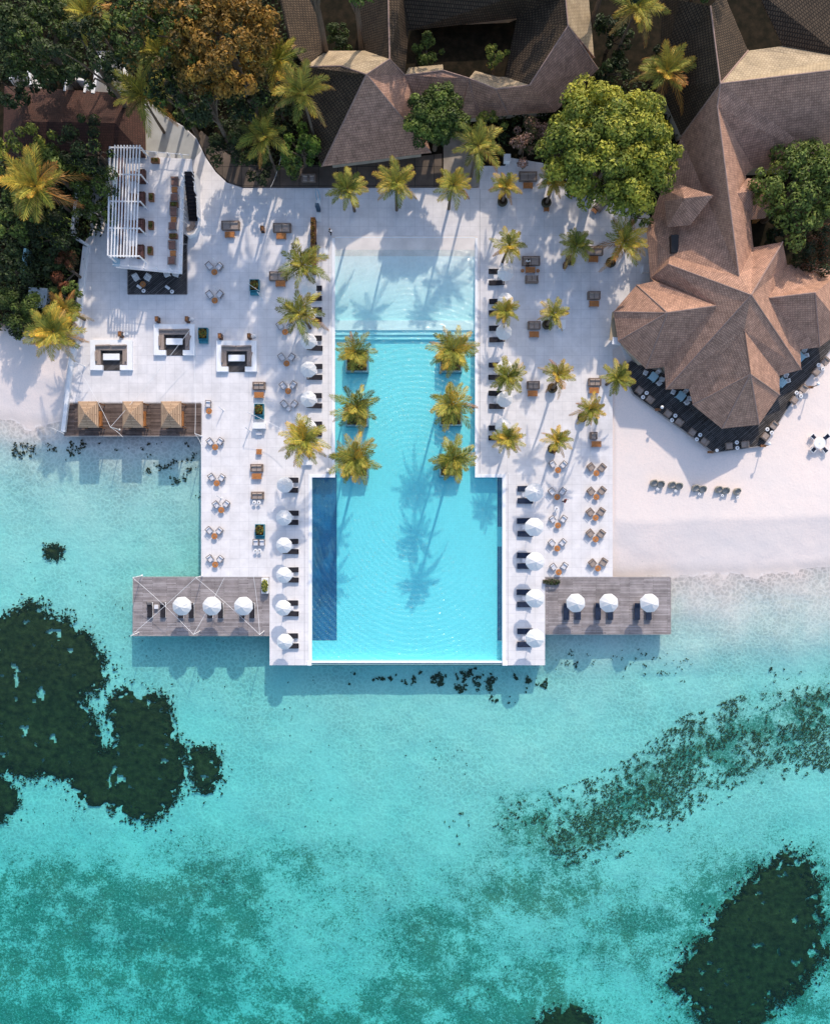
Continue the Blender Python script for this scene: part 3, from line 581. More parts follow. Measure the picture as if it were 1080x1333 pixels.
vs_=[P(*D[k_]) for k_ in D]; roofmesh('small_gable',vs_,[(0,1,2),(0,2,3),(0,4,1)],M_SHING,rb,0.15,off)
V={'a':(6,112,3.4),'b':(108,118,3.4),'c':(188,123,3.4),'d':(190,205,3.4),'e':(4,206,3.4),'f':(30,158,5.2),'g':(150,160,5.2)}
F=[('a b c g f',1),('c d g',1),('d e f g',1),('e a f',1)]
rt,ix,vv,off=building('red_roof_house',(90,160),'low house with dark red roof half hidden by trees at upper left','building',V,F,[[(14,120),(180,130),(180,198),(14,198)]])
M_REDT=brickmat('dark_red_tile',(0.085,0.036,0.026),(0.06,0.027,0.02),(0.03,0.014,0.011),0.22,0.3,0.03,uv=True,bump=0.7,blotch=0.3,nscale=0.3)
for o in rt.children:
    if o.name.startswith('roof'): o.data.materials[1]=M_REDT
# ---------------- restaurant terrace ----------------
TER=[(806,478),(822,470),(900,500),(960,520),(1015,490),(1040,440),(1100,380),(1100,428),(1040,505),(992,580),(928,589),(824,513)]
planks('restaurant_terrace',TER,-0.2,0.25,M_WOODD,'black boarded terrace wrapping round the restaurant above the sand','terrace')
# ---------------- furniture prototypes ----------------
def parts_of(*a): return list(a)
def lounger_proto(kind,fab,frm):
    f=MB(); f.box((0,0,.24),(.74,2.02,.06)); 
    mt=MB(); mt.rbox((0,-.32,.33),(.68,1.36,.12),.06)
    bk=MB(); bk.box((0,.66,.44),(.66,.72,.1),rx=R(20)); 
    pl=MB(); pl.box((0,.84,.56),(.5,.24,.08),rx=R(20))
    ps=[('frame',f.mesh('frame',frm),None),('mattress',mt.mesh('mattress',fab),None),('backrest',bk.mesh('backrest',fab),None),('pillow',pl.mesh('pillow',M_FRAME if fab is not M_NAVY else fab),None)]
    for sx in (-1,1):
        for sy in (-1,1): ps.append(('leg',MB().box((sx*.32,sy*.9,.105),(.06,.06,.21)).mesh('leg',frm),None))
    define(kind,'sun_lounger',ps)
lounger_proto('lounger',M_CHAR,M_WHITE); lounger_proto('lounger_navy',M_NAVY,M_FRAME)
# parasol
cn=MB(); n8=8; Rr=1.06
for k in range(8):
    a0=2*PI*k/8+PI/8; a1=a0+2*PI/8; am=(a0+a1)/2
    rim0=(Rr*math.cos(a0),Rr*math.sin(a0),2.62); rim1=(Rr*math.cos(a1),Rr*math.sin(a1),2.62)
    mid=(Rr*.95*math.cos(am),Rr*.95*math.sin(am),2.64); h0=(Rr*.5*math.cos(a0),Rr*.5*math.sin(a0),3.1); h1=(Rr*.5*math.cos(a1),Rr*.5*math.sin(a1),3.1); hm=(Rr*.48*math.cos(am),Rr*.48*math.sin(am),3.06)
    t=(0,0,3.42); cn.poly([t,h0,hm]); cn.poly([t,hm,h1]); cn.poly([h0,rim0,mid,hm]); cn.poly([hm,mid,rim1,h1])
    v=lambda p:(p[0],p[1],p[2]-.14); cn.poly([rim0,v(rim0),v(mid),mid]); cn.poly([mid,v(mid),v(rim1),rim1])
define('parasol','parasol',[('canopy',cn.mesh('canopy',M_CANV),None),('pole',MB().lathe([(.035,.05),(.035,3.4)],n=8).mesh('pole',M_WHITE),None),('base',MB().lathe([(.32,0),(.32,.06),(.06,.1)],n=14).mesh('base',M_WHITE),None),('finial',MB().lathe([(.03,3.4),(.05,3.46),(.01,3.54)],n=8).mesh('finial',M_WHITE),0)])
define('side_table','side_table',[('table_top',MB().rbox((0,0,.4),(.55,.55,.05),.06).mesh('table_top',M_GREYF),None),('stand',MB().lathe([(.16,0),(.05,.05),(.05,.37)],n=10).mesh('stand',M_WHITE),None)])
def chair_proto(kind,seatm,frm,w_=.72,d_=.74,name='armchair'):
    ps=[]; ps.append(('seat_cushion',MB().rbox((0,-.06,.42),(w_-.10,d_-.08,.16),.07).mesh('seat_cushion',seatm),None))
    ps.append(('backrest',MB().box((0,d_/2+.02,.50),(w_,.07,.28),rx=R(-25)).mesh('backrest',frm),None))
    ps.append(('back_cushion',MB().box((0,d_/2-.10,.54),(w_-.16,.12,.24),rx=R(-25)).mesh('back_cushion',seatm),None))
    ps.append(('seat_frame',MB().box((0,0,.27),(w_-.02,d_-.02,.07)).mesh('seat_frame',frm),None))
    for sx in (-1,1):
        ps.append(('armrest',MB().box((sx*(w_/2-.02),0,.56),(.07,d_-.05,.045)).mesh('armrest',frm),None))
        for sy in (-1,1): ps.append(('leg',MB().box((sx*(w_/2-.05),sy*(d_/2-.06),.13),(.055,.055,.26)).mesh('leg',frm),None))
    define(kind,name,ps)
chair_proto('chair_grey',M_GREYF,M_FRAME); chair_proto('chair_wicker',M_WICKC,M_WICK,.84,.84); chair_proto('chair_white',mat('white_cushion',(.7,.69,.68),.9),M_WHITE)
chair_proto('chair_small',mat('pale_cushion',(.6,.6,.62),.9),M_WHITE,.5,.5,'dining_chair')
chair_proto('chair_maroon',mat('maroon_cushion',(.22,.12,.095),.9,.2),M_FRAME,.95,.95)
define('stool','ottoman',[('cushion',MB().rbox((0,0,.36),(.5,.5,.12),.06).mesh('cushion',M_GREYF),None),('frame',MB().box((0,0,.15),(.46,.46,.28)).mesh('frame',M_FRAME),None)])
def sofa_proto(kind,w_,d_,fm,cm,n=2):
    ps=[('base',MB().rbox((0,0,.2),(w_,d_,.3),.05).mesh('base',fm),None),('backrest',MB().rbox((0,d_/2-.1,.43),(w_,.2,.32),.05).mesh('backrest',fm),None)]
    for sx in (-1,1): ps.append(('armrest',MB().rbox((sx*(w_/2-.07),-.1,.42),(.14,d_-.22,.26),.04).mesh('armrest',fm),None))
    for k in range(n):
        cw=(w_-.32)/n; x=-(w_-.32)/2+cw*(k+.5)
        ps.append(('seat_cushion',MB().rbox((x,-.12,.42),(cw-.03,d_-.32,.15),.06).mesh('seat_cushion',cm),None))
        ps.append(('back_cushion',MB().box((x,d_/2-.29,.55),(cw-.06,.16,.2),rx=R(-30)).mesh('back_cushion',cm),None))
    define(kind,'sofa',ps)
sofa_proto('sofa',2.35,1.15,M_WICK,M_WICKC); sofa_proto('sofa_small',1.65,1.0,M_WICK,M_WICKC); sofa_proto('sofa_single',.95,.95,M_WICK,M_WICKC,1)
sofa_proto('sofa_maroon',1.7,.95,mat('maroon_wicker',(.10,.045,.035),.8,.3),mat('maroon_pad',(.15,.07,.06),.9,.2))
def rect_table(kind,w_,d_,m,h=.42,name='coffee_table'):
    b=MB(); n=4
    for k in range(n): b.box((0,-d_/2+d_/n*(k+.5),h),(w_,d_/n-.02,.05))
    ps=[('table_top',b.mesh('table_top',m),None),('shelf',MB().box((0,0,.15),(w_*.8,d_*.8,.04)).mesh('shelf',m),None)]
    for sx in (-1,1):
        for sy in (-1,1): ps.append(('leg',MB().box((sx*(w_/2-.06),sy*(d_/2-.06),h/2-.03),(.07,.07,h-.05)).mesh('leg',m),None))
    define(kind,name,ps)
rect_table('table_teak',1.25,.75,M_TEAK); rect_table('table_brown',1.25,.8,M_TEAKD); rect_table('table_small',.7,.7,M_TEAK)
rect_table('table_blue',1.0,1.0,mat('pale_blue_top',(.4,.6,.68),.5,.05),.74,'dining_table')
def round_proto(kind,r,m,h=.45,leg=M_FRAME,name='round_table'):
    define(kind,name,[('table_top',MB().lathe([(r-.02,h-.04),(r,h-.02),(r-.02,h)],n=20).mesh('table_top',m),None),('bowl',MB().lathe([(.07,h),(.09,h+.06),(.05,h+.05)],n=10).mesh('bowl',leg),None),('stand',MB().lathe([(r*.6,0),(.06,.05),(.06,h-.04)],n=10).mesh('stand',leg),None)])
round_proto('round_teak',.4,M_TEAK); round_proto('round_white',.26,M_WHITE,.48,M_FRAME); round_proto('round_big',.75,M_WHITE,.75,M_WHITE)
b=MB()
for z in (.02,.98): b.box((0,0,z*.9+.02),(.42,.62,.05))
ps=[('cap',MB().box((0,0,.93),(.44,.64,.06)).mesh('cap',M_TEAKD),None),('floor',MB().box((0,0,.03),(.44,.64,.06)).mesh('floor',M_TEAKD),None),('glass',MB().box((0,0,.48),(.32,.5,.83)).mesh('glass',M_DARK),None),('handle',MB().box((0,0,1.0),(.16,.26,.07)).mesh('handle',M_TEAK),0)]
for sx in (-1,1):
    for sy in (-1,1): ps.append(('post',MB().box((sx*.19,sy*.29,.48),(.05,.05,.84)).mesh('post',M_TEAKD),None))
define('lantern','lantern',ps)
b=MB()
for sx in (-1,1): b.box((sx*.56,0,.35),(.08,1.5,.7))
for sy in (-1,1): b.box((0,sy*.71,.35),(1.04,.08,.7))
def bush(rr,n,size,cols,seed=0,flat=.6,z0=0,sq=False):
    rnd=random.Random(seed); V=[];F=[];C=[]
    for i in range(n):
        u=rnd.random()*2*PI; q=math.sqrt(rnd.random()); h=rnd.random()
        if sq: x=rnd.uniform(-rr[0],rr[0]); y=rnd.uniform(-rr[1],rr[1]); z=z0+flat*(.5+.5*rnd.random())
        else:
            ct=rnd.uniform(-.2,1); st=math.sqrt(1-ct*ct); rad=.75+.3*rnd.random(); x=rr[0]*st*math.cos(u)*rad; y=rr[1]*st*math.sin(u)*rad; z=z0+flat*ct*rad
        leaf(V,F,C,Vector((x,y,z)),Vector((rnd.gauss(0,.5)+x,rnd.gauss(0,.5)+y,rnd.gauss(0,.3)+1.0)),size*rnd.uniform(.7,1.3),cols[int(rnd.random()**1.3*len(cols))],rnd)
    return V,F,C
def leaf(V,F,C,p,nrm,s,c,rnd):
    nrm=nrm.normalized(); t=Vector((rnd.gauss(0,1),rnd.gauss(0,1),rnd.gauss(0,1))); u=nrm.cross(t)
    if u.length<1e-4: return
    u.normalize(); v=nrm.cross(u); i=len(V); bend=nrm*s*.12
    V.extend([tuple(p-u*s*.55),tuple(p+v*s*.3+bend),tuple(p+u*s*.55),tuple(p-v*s*.3+bend)]); F.append((i,i+1,i+2,i+3))
    k=rnd.uniform(.8,1.2); C.extend([(c[0]*k,c[1]*k,c[2]*k,1)]*4)
def colmesh(name,V,F,C,m=None):
    me=bpy.data.meshes.new(name); me.from_pydata(V,[],F); a=me.color_attributes.new('tint','FLOAT_COLOR','POINT')
    a.data.foreach_set('color',np.array(C,dtype=np.float32).reshape(-1)); me.materials.append(m or M_LEAF); return me
G_YG=[(.40,.38,.06),(.28,.30,.045),(.16,.19,.03),(.07,.10,.018)]
G_MID=[(.20,.26,.05),(.12,.17,.03),(.06,.09,.018),(.03,.05,.01)]
G_DK=[(.05,.08,.02),(.025,.042,.012),(.013,.024,.007)]
G_OR=[(.50,.29,.045),(.36,.19,.03),(.20,.12,.022),(.08,.06,.014)]
G_RED=[(.22,.07,.03),(.14,.05,.02),(.07,.05,.015)]
G_PINK=[(.42,.27,.22),(.22,.12,.08),(.08,.08,.03),(.05,.07,.02)]
define('planter_turq','planter_box',[('box',b.mesh('box',M_TURQ),None),('soil',MB().box((0,0,.5),(1.02,1.34,.16)).mesh('soil',M_SOIL),None),('plant',colmesh('plant',*bush((.5,.55),260,.22,G_OR[1:]+G_MID,3,.45,.75)),None),('ledge',MB().box((0,-.98,.22),(1.15,.4,.44)).mesh('ledge',M_TURQ),None)])
# round pot
define('round_pot','round_pot',[('bowl',MB().lathe([(.35,0),(.62,.3),(.66,.6),(.55,.85),(.47,.85),(.47,.7)],n=20,cap=False).mesh('bowl',M_POT,True),None),('soil',MB().lathe([(.48,.68),(.48,.72)],n=16).mesh('soil',M_SOIL),None)])
b=MB(); b.box((0,0,.55),(.55,3.2,.08)); b.box((0,0,.12),(.55,3.2,.08)); b.box((0,0,1.0),(.55,3.2,.08))
# ---------------- place furniture ----------------
GL='pairs of sun loungers beside the pool'
def put(kind,px,py,z,rz,label,cat,group=None,scale=1.0,zb=None):
    p=P(px,py,z); p.z=zb if zb is not None else 0.0
    return place(kind,p,R(rz),label,cat,group,scale)
def row(umb,pairs,xl,side,navy,where,rz):
    n=len(umb); 
    for i,(u,(y0,y1)) in enumerate(zip(umb,pairs)):
        o=ordn(i,n)
        put('parasol',u[0],u[1],3,random.uniform(-8,8),f'white octagonal parasol, {o} of the {where}','parasol','white parasols round the pool',1.15 if navy else .98)
        for j,y in enumerate((y0,y1)):
            put('lounger_navy' if navy else 'lounger',xl+random.uniform(-.6,.6),y,.4,rz+random.uniform(-2,2),f'{"navy" if navy else "black"} sun lounger on the {"upper" if j==0 else "lower"} side under {o} parasol, {where}'.replace('on the upper side','upper one').replace('on the lower side','lower one'),'sun lounger',GL)
        put('side_table',xl+side*1,(y0+y1)/2,.4,0,f'small pale side table between loungers, {o} parasol, {where}','side table','small tables between loungers')
row([(401,374),(400,408),(401,443),(401,480),(401,519),(401,556)],[(375,388),(403,416),(440,453),(477,491),(515,528),(552,565)],409.5,1,False,'upper left poolside row',90)
row([(370,631),(369,674),(369,710),(369,749),(368,792),(370,836)],[(625,638),(668,680),(705,718),(742,755),(785,799),(828,841)],378.5,1,False,'lower left poolside row',90)
row([(658,354),(658,390),(656,431),(657,478),(657,519),(655,554)],[(353,368),(392,407),(427,442),(475,491),(512,529),(557,570)],646,-1,False,'upper right poolside row',-90)
row([(695,641),(695,686),(696,731),(696,779),(696,831)],[(636,652),(678,695),(723,737),(771,787),(822,839)],683,-1,True,'lower right poolside row',-90)
for i,(ux,a,c) in enumerate(((749,737,752),(792,778,794),(845,829,844))):
    o=('leftmost','middle','rightmost')[i]
    put('parasol',ux,785,3,5,f'white parasol, {o} of three on the right wooden pier','parasol','white parasols round the pool',1.15)
    for j,x in enumerate((a,c)): put('lounger_navy',x,796,.4,0,f'{"left" if j==0 else "right"} dark lounger under the {o} parasol on the right pier','sun lounger','loungers on the right pier',1.1)
for i,(ux,a,c) in enumerate(((237,235,249),(276,273,287),(317,315,328))):
    o=('leftmost','middle','rightmost')[i]
    put('parasol',ux,789,3,5,f'white parasol, {o} of three on the left wooden pier','parasol','white parasols round the pool',1.15)
    for j,x in enumerate((a,c)): put('lounger',x,795,.4,0,f'{"left" if j==0 else "right"} black lounger under the {o} parasol on the left pier','sun lounger','loungers on the left pier')
for j,x in enumerate((195,212)): put('lounger',x,794,.4,0,f'{"left" if j==0 else "right"} black lounger of the uncovered pair at the left pier end','sun lounger','loungers on the left pier')
put('side_table',203.5,790,.4,0,'small white side table between the uncovered loungers on the left pier','side table','small tables between loungers')
def vset(cx,cy,ch,tb,label,grp,chl,dx=6.5,dy=7.5,ang=38,z=.5,only=None,zb=0.0,ts=1):
    for s,nm in ((-1,'left'),(1,'right')):
        if only and nm!=only: continue
        put(ch,cx+s*dx,cy-dy+random.uniform(-.7,.7),z,-s*(ang+random.uniform(-5,5)),f'{nm} {chl} armchair at {label}','armchair',grp,1,zb)
    put(tb,cx,cy,z,random.uniform(0,90),f'round {"wooden" if tb=="round_teak" else "white"} table of {label}','table',grp+' tables',ts,zb)
for cx_,cy_,lb in ((279,354,'the upper pair right of the pergola stair'),(279.5,391,'second pair on the left deck'),):
    vset(cx_,cy_,'chair_grey','round_teak',lb,'grey chair pairs on the left deck','pale grey')
vset(371,432,'chair_grey','round_teak','the top pair beside the left pool loungers','grey chair pairs on the left deck','pale grey')
vset(373,473,'chair_grey','round_teak','the second pair beside the left pool loungers','grey chair pairs on the left deck','pale grey')
vset(375,509,'chair_grey','round_teak','the third pair beside the left pool loungers','grey chair pairs on the left deck','pale grey')
for s,x in (('left',370),('right',383)): put('chair_grey',x,526,.5,40 if s=='left' else -40,f'{s} grey armchair beside a square ottoman above the largest palm','armchair','grey chair pairs on the left deck')
put('stool',375.5,532.5,.4,40,'square grey ottoman between two armchairs above the largest palm','ottoman')
vset(272,535,'chair_grey','round_teak','the topmost table along the left deck edge','chair pairs along the left deck edge','pale grey',dx=1,dy=9,ang=0,only='left')
for i,(x,y) in enumerate(((280,582),(282,629),(288,664),(279,698),(280,735))):
    vset(x,y,'chair_grey','round_teak',f'the {("second","third","fourth","fifth","lowest")[i]} table down the left deck edge','chair pairs along the left deck edge','pale grey')
for i,(x,y) in enumerate(((726,612),(725,647),(726,684),(725,714),(727,745))):
    vset(x,y,'chair_grey','round_teak',f'the {ordn(i,5)} table of inner right deck column','chair pairs on the lower right deck','pale grey',dx=7)
for i,(x,y) in enumerate(((776,616),(776,647),(775,674),(775,702),(778,740))):
    vset(x,y,'chair_wicker','round_teak',f'the {ordn(i,5)} table of outer right deck column','wicker chair pairs on the right deck edge','brown wicker',dx=7)
# sofas with coffee tables
def sofaset(sx,sy,tx,ty,rot,label,kind='sofa',tb='table_teak'):
    put(kind,sx,sy,.5,rot,f'brown wicker sofa {label}','sofa','brown sofas on the deck')
    put(tb,tx,ty,.45,rot,f'orange coffee table at the sofa {label}','coffee table','wooden coffee tables on the deck')
sofaset(300,293,299,305,0,'on the left deck right of the pergola'); sofaset(367,296,366,307,0,'at upper left near the shower'); sofaset(362,359,365,369,0,'left of the upper palm')
sofaset(337,502,337,514,0,'above the middle turquoise planter',kind='sofa_small'); sofaset(334,609,334,620,0,'at mid left deck beside a lantern',kind='sofa_small')
sofaset(773,326,772,337,0,'between two palms at upper right'); sofaset(687,229,687,241,0,'at the top between two potted palms'); sofaset(695,423,695,435,0,'beside the potted palm with a white box',kind='sofa_small')
sofaset(694,501,693,512,0,'between the palms at right middle',kind='sofa_small'); sofaset(774,497,773,508,0,'left of the restaurant terrace palm',kind='sofa_small'); sofaset(773,384,773,395,0,'standing alone left of the restaurant',kind='sofa_small')
put('sofa_small',335,645,.5,0,'brown wicker sofa with two white round tables on the left deck','sofa','brown sofas on the deck')
for x in (331,337): put('round_white',x,654,.5,0,f'{"left" if x==331 else "right"} small white round table below the lone sofa on the left deck','table','small white round tables')
for x in (333,341): put('chair_grey',x,706.5,.5,0,f'{"left" if x==333 else "right"} grey armchair below the lowest turquoise planter','armchair','grey chairs by the lowest planter')
for x in (332.5,338): put('round_white',x,717,.5,0,f'{"left" if x<335 else "right"} small white round table by the lowest turquoise planter','table','small white round tables')
sofaset(691,339,690,351,0,'with a seated person, upper right deck'); put('sofa_small',692,363,.5,180,'brown wicker loveseat facing the seated person across the table','sofa','brown sofas on the deck')
for x in (680,700): put('round_teak',x,352,.4,0,f'{"left" if x==680 else "right"} small round stool beside the seated person\'s coffee table','stool','small stools at the coffee table',.6)
sofaset(758,241,746,250,35,'under the big tree, turned towards the pool'); sofaset(784,263,776,271,50,'tucked under the lowest branches of the big tree',tb='table_brown')
put('sofa_single',772.5,567,.5,0,'single brown wicker seat on the right deck edge','armchair'); put('table_teak',776,578,.45,0,'orange wooden table below the single wicker seat','coffee table')
for i,(x,y,lb) in enumerate(((341,297,'brown wooden lantern between the two upper left sofas'),(204,415,'brown wooden lantern left of two above the middle sunken lounge'),(243,415,'brown wooden lantern with a white cloth above the middle lounge'),(286,437,'brown wooden lantern at the upper left of the right lounge'),(324,437,'brown wooden lantern at the upper right of the right lounge'),(156,434.5,'brown wooden lantern above the left sunken lounge'),(736,344,'brown wooden lantern below a potted palm at upper right'),(202,208,'small wooden box planter by the top railing'))):
    if i<7: put('lantern',x,y,.9,random.uniform(-3,3),lb,'lantern','wooden lanterns on the deck')
for x,y,lb in ((248,416,'crumpled white towel beside the lantern above the middle lounge'),(163,435,'crumpled white towel by the lantern above the left lounge'),(329,438,'crumpled white towel by the lantern above the right lounge')):
    b=MB(); rnd=random.Random(int(x)); b.rbox((0,0,.12),(.55,.4,.22),.12,.4); b.rbox((.25,.05,.1),(.35,.5,.18),.1,.9); o=b.build('towel',M_WHITE); o.location=P(x,y); tag(o,lb,'towel')
put('table_small',337,588,.45,0,'small orange wooden table standing alone on the left deck','coffee table')
put('table_small',711,271,.45,0,'small brown table below a round potted palm at upper right','coffee table')
for i,(x,y) in enumerate(((331,371),(337,533),(338,690))): put('planter_turq',x,y,.7,0 if i else 0,f'turquoise planter box with brown shrub, {("top","middle","lowest")[i]} one on the left deck','planter','turquoise planters on the left deck')
put('planter_turq',264,434,.7,0,'turquoise planter box touching the right side of the middle lounge','planter','turquoise planters on the left deck')
for i,(x,y,lb) in enumerate(((654,261.5,'under the short palm at the top, nearest the pool'),(711,263,'under the second short palm at the top right'),(742,338,'under the palm left of the upper sofa'),(795,341,'under the big palm near the restaurant roof'),(712,422,'beside the white box at right centre'),(719,505,'under the golden palm at right middle'),(758,543,'under the golden palm nearest the sand'),(719,584,'under the palm above the inner chair pairs'))):
    put('round_pot',x,y,.7,0,'round olive pot '+lb,'plant pot','round pots of the deck palms')
def boxthing(name,px,py,d,m,label,cat,rz=0,z=0,legs=False):
    r=empty(name,P(px,py,d[2]+z),R(rz),label,cat); r.location.z=z
    MB().rbox((0,0,d[2]-.06),(d[0],d[1],.12),.04).build('lid',m,r); MB().box((0,0,(d[2]-.12)/2),(d[0]-.1,d[1]-.1,d[2]-.125)).build('body',m,r); return r
boxthing('console',337,554,(1.7,.8,.8),M_WHITE,'white console table below the middle turquoise planter','table'); boxthing('pedestal',337,564,(.8,.4,.4),M_GREYF,'low grey step in front of the white console','step')
boxthing('pedestal',421,327,(1.2,.9,.35),M_WHITE,'white square plinth at the upper left corner of the pool','plinth'); boxthing('towel_cart',731,422,(.9,1.1,.8),M_WHITE,'white towel box partly under the palm at right centre','box')
boxthing('service_unit',841,349,(.9,1.0,1.0),M_GREYF,'pale grey unit against the left wall of the restaurant','box'); boxthing('service_unit',660,205,(.9,1.0,.9),M_WHITE,'white square unit at the top tip of the deck','box')
boxthing('garden_table',49,387,(2.4,2.5,1.2),mat('pale_slats',(.45,.5,.55),.6,.15,4),'pale slatted square shelter roof standing in the left garden','shelter',rz=-4)
# shelf row left of pool with plants
r=empty('plant_shelf',P(409,306),0,'tall wooden shelf holding brown potted plants by the shower','shelf')
b.v=[];b.f=[]
for z in (.1,.7,1.3): b.box((0,0,z),(.6,3.6,.06))
b.build('shelf_board',M_TEAKD,r)
for sy in (-1,1): MB().box((0,sy*1.75,.7),(.58,.08,1.4)).build('side_panel',M_TEAKD,r)
for k in range(4): o=link('plant',colmesh('plant',*bush((.25,.35),90,.2,G_OR+G_RED,k,.35,1.45)),r); o.location=(0,-1.3+.85*k,0)
r=empty('plant_shelf',P(409.5,340),0,'long wooden trough behind the palm at the upper left pool corner','shelf')
MB().box((0,0,.4),(.5,3.6,.8)).build('trough',M_TEAKD,r); MB().box((0,1.7,.9),(.8,.8,.2)).build('lid',M_CHAR,r)
# shower / bike-like unit
r=empty('outdoor_shower',P(415,274),0,'narrow white outdoor shower panel with blue post near the deck top','shower')
MB().box((0,-.9,.1),(.55,1.1,.2)).build('tray',M_WHITE,r); MB().box((0,0,1.0),(.5,.35,2.0)).build('cabinet',mat('navy_paint',(.03,.07,.12),.5),r); MB().box((0,.9,.25),(.5,1.1,.08)).build('bench',M_WHITE,r)
for sx in (-1,1): MB().tube([(sx*.22,1.2,0),(sx*.22,1.6,1.6),(sx*.12,1.9,2.2)],.04).build('pipe',mat('blue_pipe',(.15,.4,.55),.4),r)
# furniture on raised terrace
tz=TZ
for i,(x,y,k,lb) in enumerate(((227.5,236,'sofa_single','topmost'),(227,257,'sofa_single','second'),(226,275.5,'sofa_single','third'),(224.5,294,'sofa_single','fourth'),(224,319,'sofa_single','fifth'),(223.5,339,'sofa_single','lowest'))):
    put('chair_maroon',x,y,tz+.5,(180 if i%2 else 0),f'brown square armchair, {lb} in the right column on the raised terrace','armchair','brown armchairs on the raised terrace',zb=tz)
for i,(x,y) in enumerate(((227,246.5),(226,285.5),(225,329.5))): put('table_small',x,y,tz+.45,0,f'orange square table, {("top","middle","lowest")[i]} one on the raised terrace','coffee table','square tables on the raised terrace',zb=tz)
rect_table('planter_small',.9,.7,M_POT,.5,'trough')
for i,(x,y,lb) in enumerate(((226.5,266,'between the second and third armchairs of the raised terrace'),(225.5,307,'between the fourth and fifth armchairs of the raised terrace'),(202,208.5,'by the top railing of the raised terrace'),(197,256.5,'topmost of the middle column on the raised terrace'),(196.5,293,'middle of the middle column on the raised terrace'),(195.5,326,'lowest of the middle column on the raised terrace'))):
    rz=0 if i<3 else 90
    r=empty('trough',P(x,y,tz+.4),R(rz),'small wooden plant trough '+lb,'planter','wooden plant troughs on the raised terrace'); r.location.z=tz
    MB().box((0,0,.25),(1.0,.6,.5)).build('box',M_TEAKD,r); link('plant',colmesh('plant',*bush((.42,.25),90,.16,G_OR[2:]+G_MID,i,.25,.5)),r)
for i,y in enumerate((229,258,293,327)):
    put('sofa_maroon',184-i*.6,y,tz+.5,-90,f'dark red sofa, {("topmost","second","third","lowest")[i]} beside the pergola edge','sofa','dark red sofas under the pergola',zb=tz)
    put('table_brown',174-i*.6,y,tz+.45,90,f'dark red table before the {("topmost","second","third","lowest")[i]} sofa under the pergola slats','coffee table','low tables under the pergola',zb=tz)
r=empty('bench',P(157,270,tz+.4),0,'long dark red bench running the length of the pergola','bench'); r.location.z=tz
MB().rbox((0,0,.22),(.9,12.6,.4),.05).build('base',MATS['maroon_wicker'],r)
for k in range(8): MB().rbox((0.05,-5.5+k*1.57,.46),(.7,1.45,.12),.05).build('seat_cushion',MATS['maroon_pad'],r)
for i,(x,y,rz,lb) in enumerate(((177,361,30,'left white chair on the dark platform below the terrace'),(192,361,-30,'right white chair by the round table on the dark platform'),(217,356,20,'white chair tucked under the lower terrace edge'),(229,356,-20,'rightmost white chair under the lower terrace edge'))): put('chair_white',x,y,.5,rz,lb,'armchair','white chairs on the dark platform')
put('round_teak',186,370,.45,0,'round wooden table between white chairs on the dark platform','table')
for x,y,lb in ((181,373,'left'),(218,374,'right')):
    boxthing('footstool',x,y,(.65,.35,.35),M_WHITE,f'white footstool, {lb} one on the dark platform','footstool',rz=-35); put('round_white',x+6,y+5.5,.5,0,f'small round white table, {lb} one at the dark platform edge','table','small white round tables')
# restaurant terrace furniture
def along(a,b_,ts): A=P(*a);B=P(*b_); return [(A+(B-A)*t,math.degrees(math.atan2((B-A).y,(B-A).x))) for t in ts]
T0=0.25
prs=[((832,508.5),(845.5,520),'first'),((869,538.5),(883.5,549.5),'second'),((900.5,563),(916.5,575),'third'),((948.5,580.5),(969,578.5),'fourth'),((995.5,568),(1006.5,554),'fifth'),((1033,521),(1045,506),'sixth'),((1061.5,484.5),(1073.5,470.5),'seventh')]
for a,c,o in prs:
    A=P(*a,.7);B=P(*c,.7); ang=math.degrees(math.atan2((B-A).y,(B-A).x)); M_=(A+B)/2; d=(B-A).normalized(); nn=Vector((-d.y,d.x,0))*.36
    for p,rr_,s in ((A,ang+90,'left'),(B,ang-90,'right')):
        p=Vector((p.x,p.y,T0)); place('chair_wicker',p,R(rr_),f'{s} brown chair of the {o} pair on the black terrace','armchair','brown chair pairs on the black terrace')
    for s,p in (('inner',M_+nn),('outer',M_-nn)):
        place('round_white',Vector((p.x,p.y,T0)),0,f'{s} small round white table in the {o} chair pair from the left, black terrace','table','small white round tables')
for i,(x,y) in enumerate(((850,490.5),(886,515.5),(1017,498),(1041,465))):
    o=('left','second','third','right')[i]
    put('table_blue',x,y,.9,-38 if i<2 else 45,f'pale blue square dining table, {o}most one under the restaurant eaves' if i in(0,3) else f'pale blue square dining table, {o} from the left under the eaves','dining table','blue dining tables under the eaves',zb=T0)
    for j,(dx,dy) in enumerate(((-10,-5),(7,8),(6,-6.5),(10.5,3.1)) if i<2 else ((5,-9),(7,-2))):
        put('chair_small',x+dx,y+dy,.7,math.degrees(math.atan2(-(dy),dx))-90,f'{("left","lower","upper","right")[j] if i<2 else ("upper","right")[j]} white dining chair at the {o}{"most" if i in(0,3) else ""} blue table','dining chair','white dining chairs under the eaves',zb=T0)
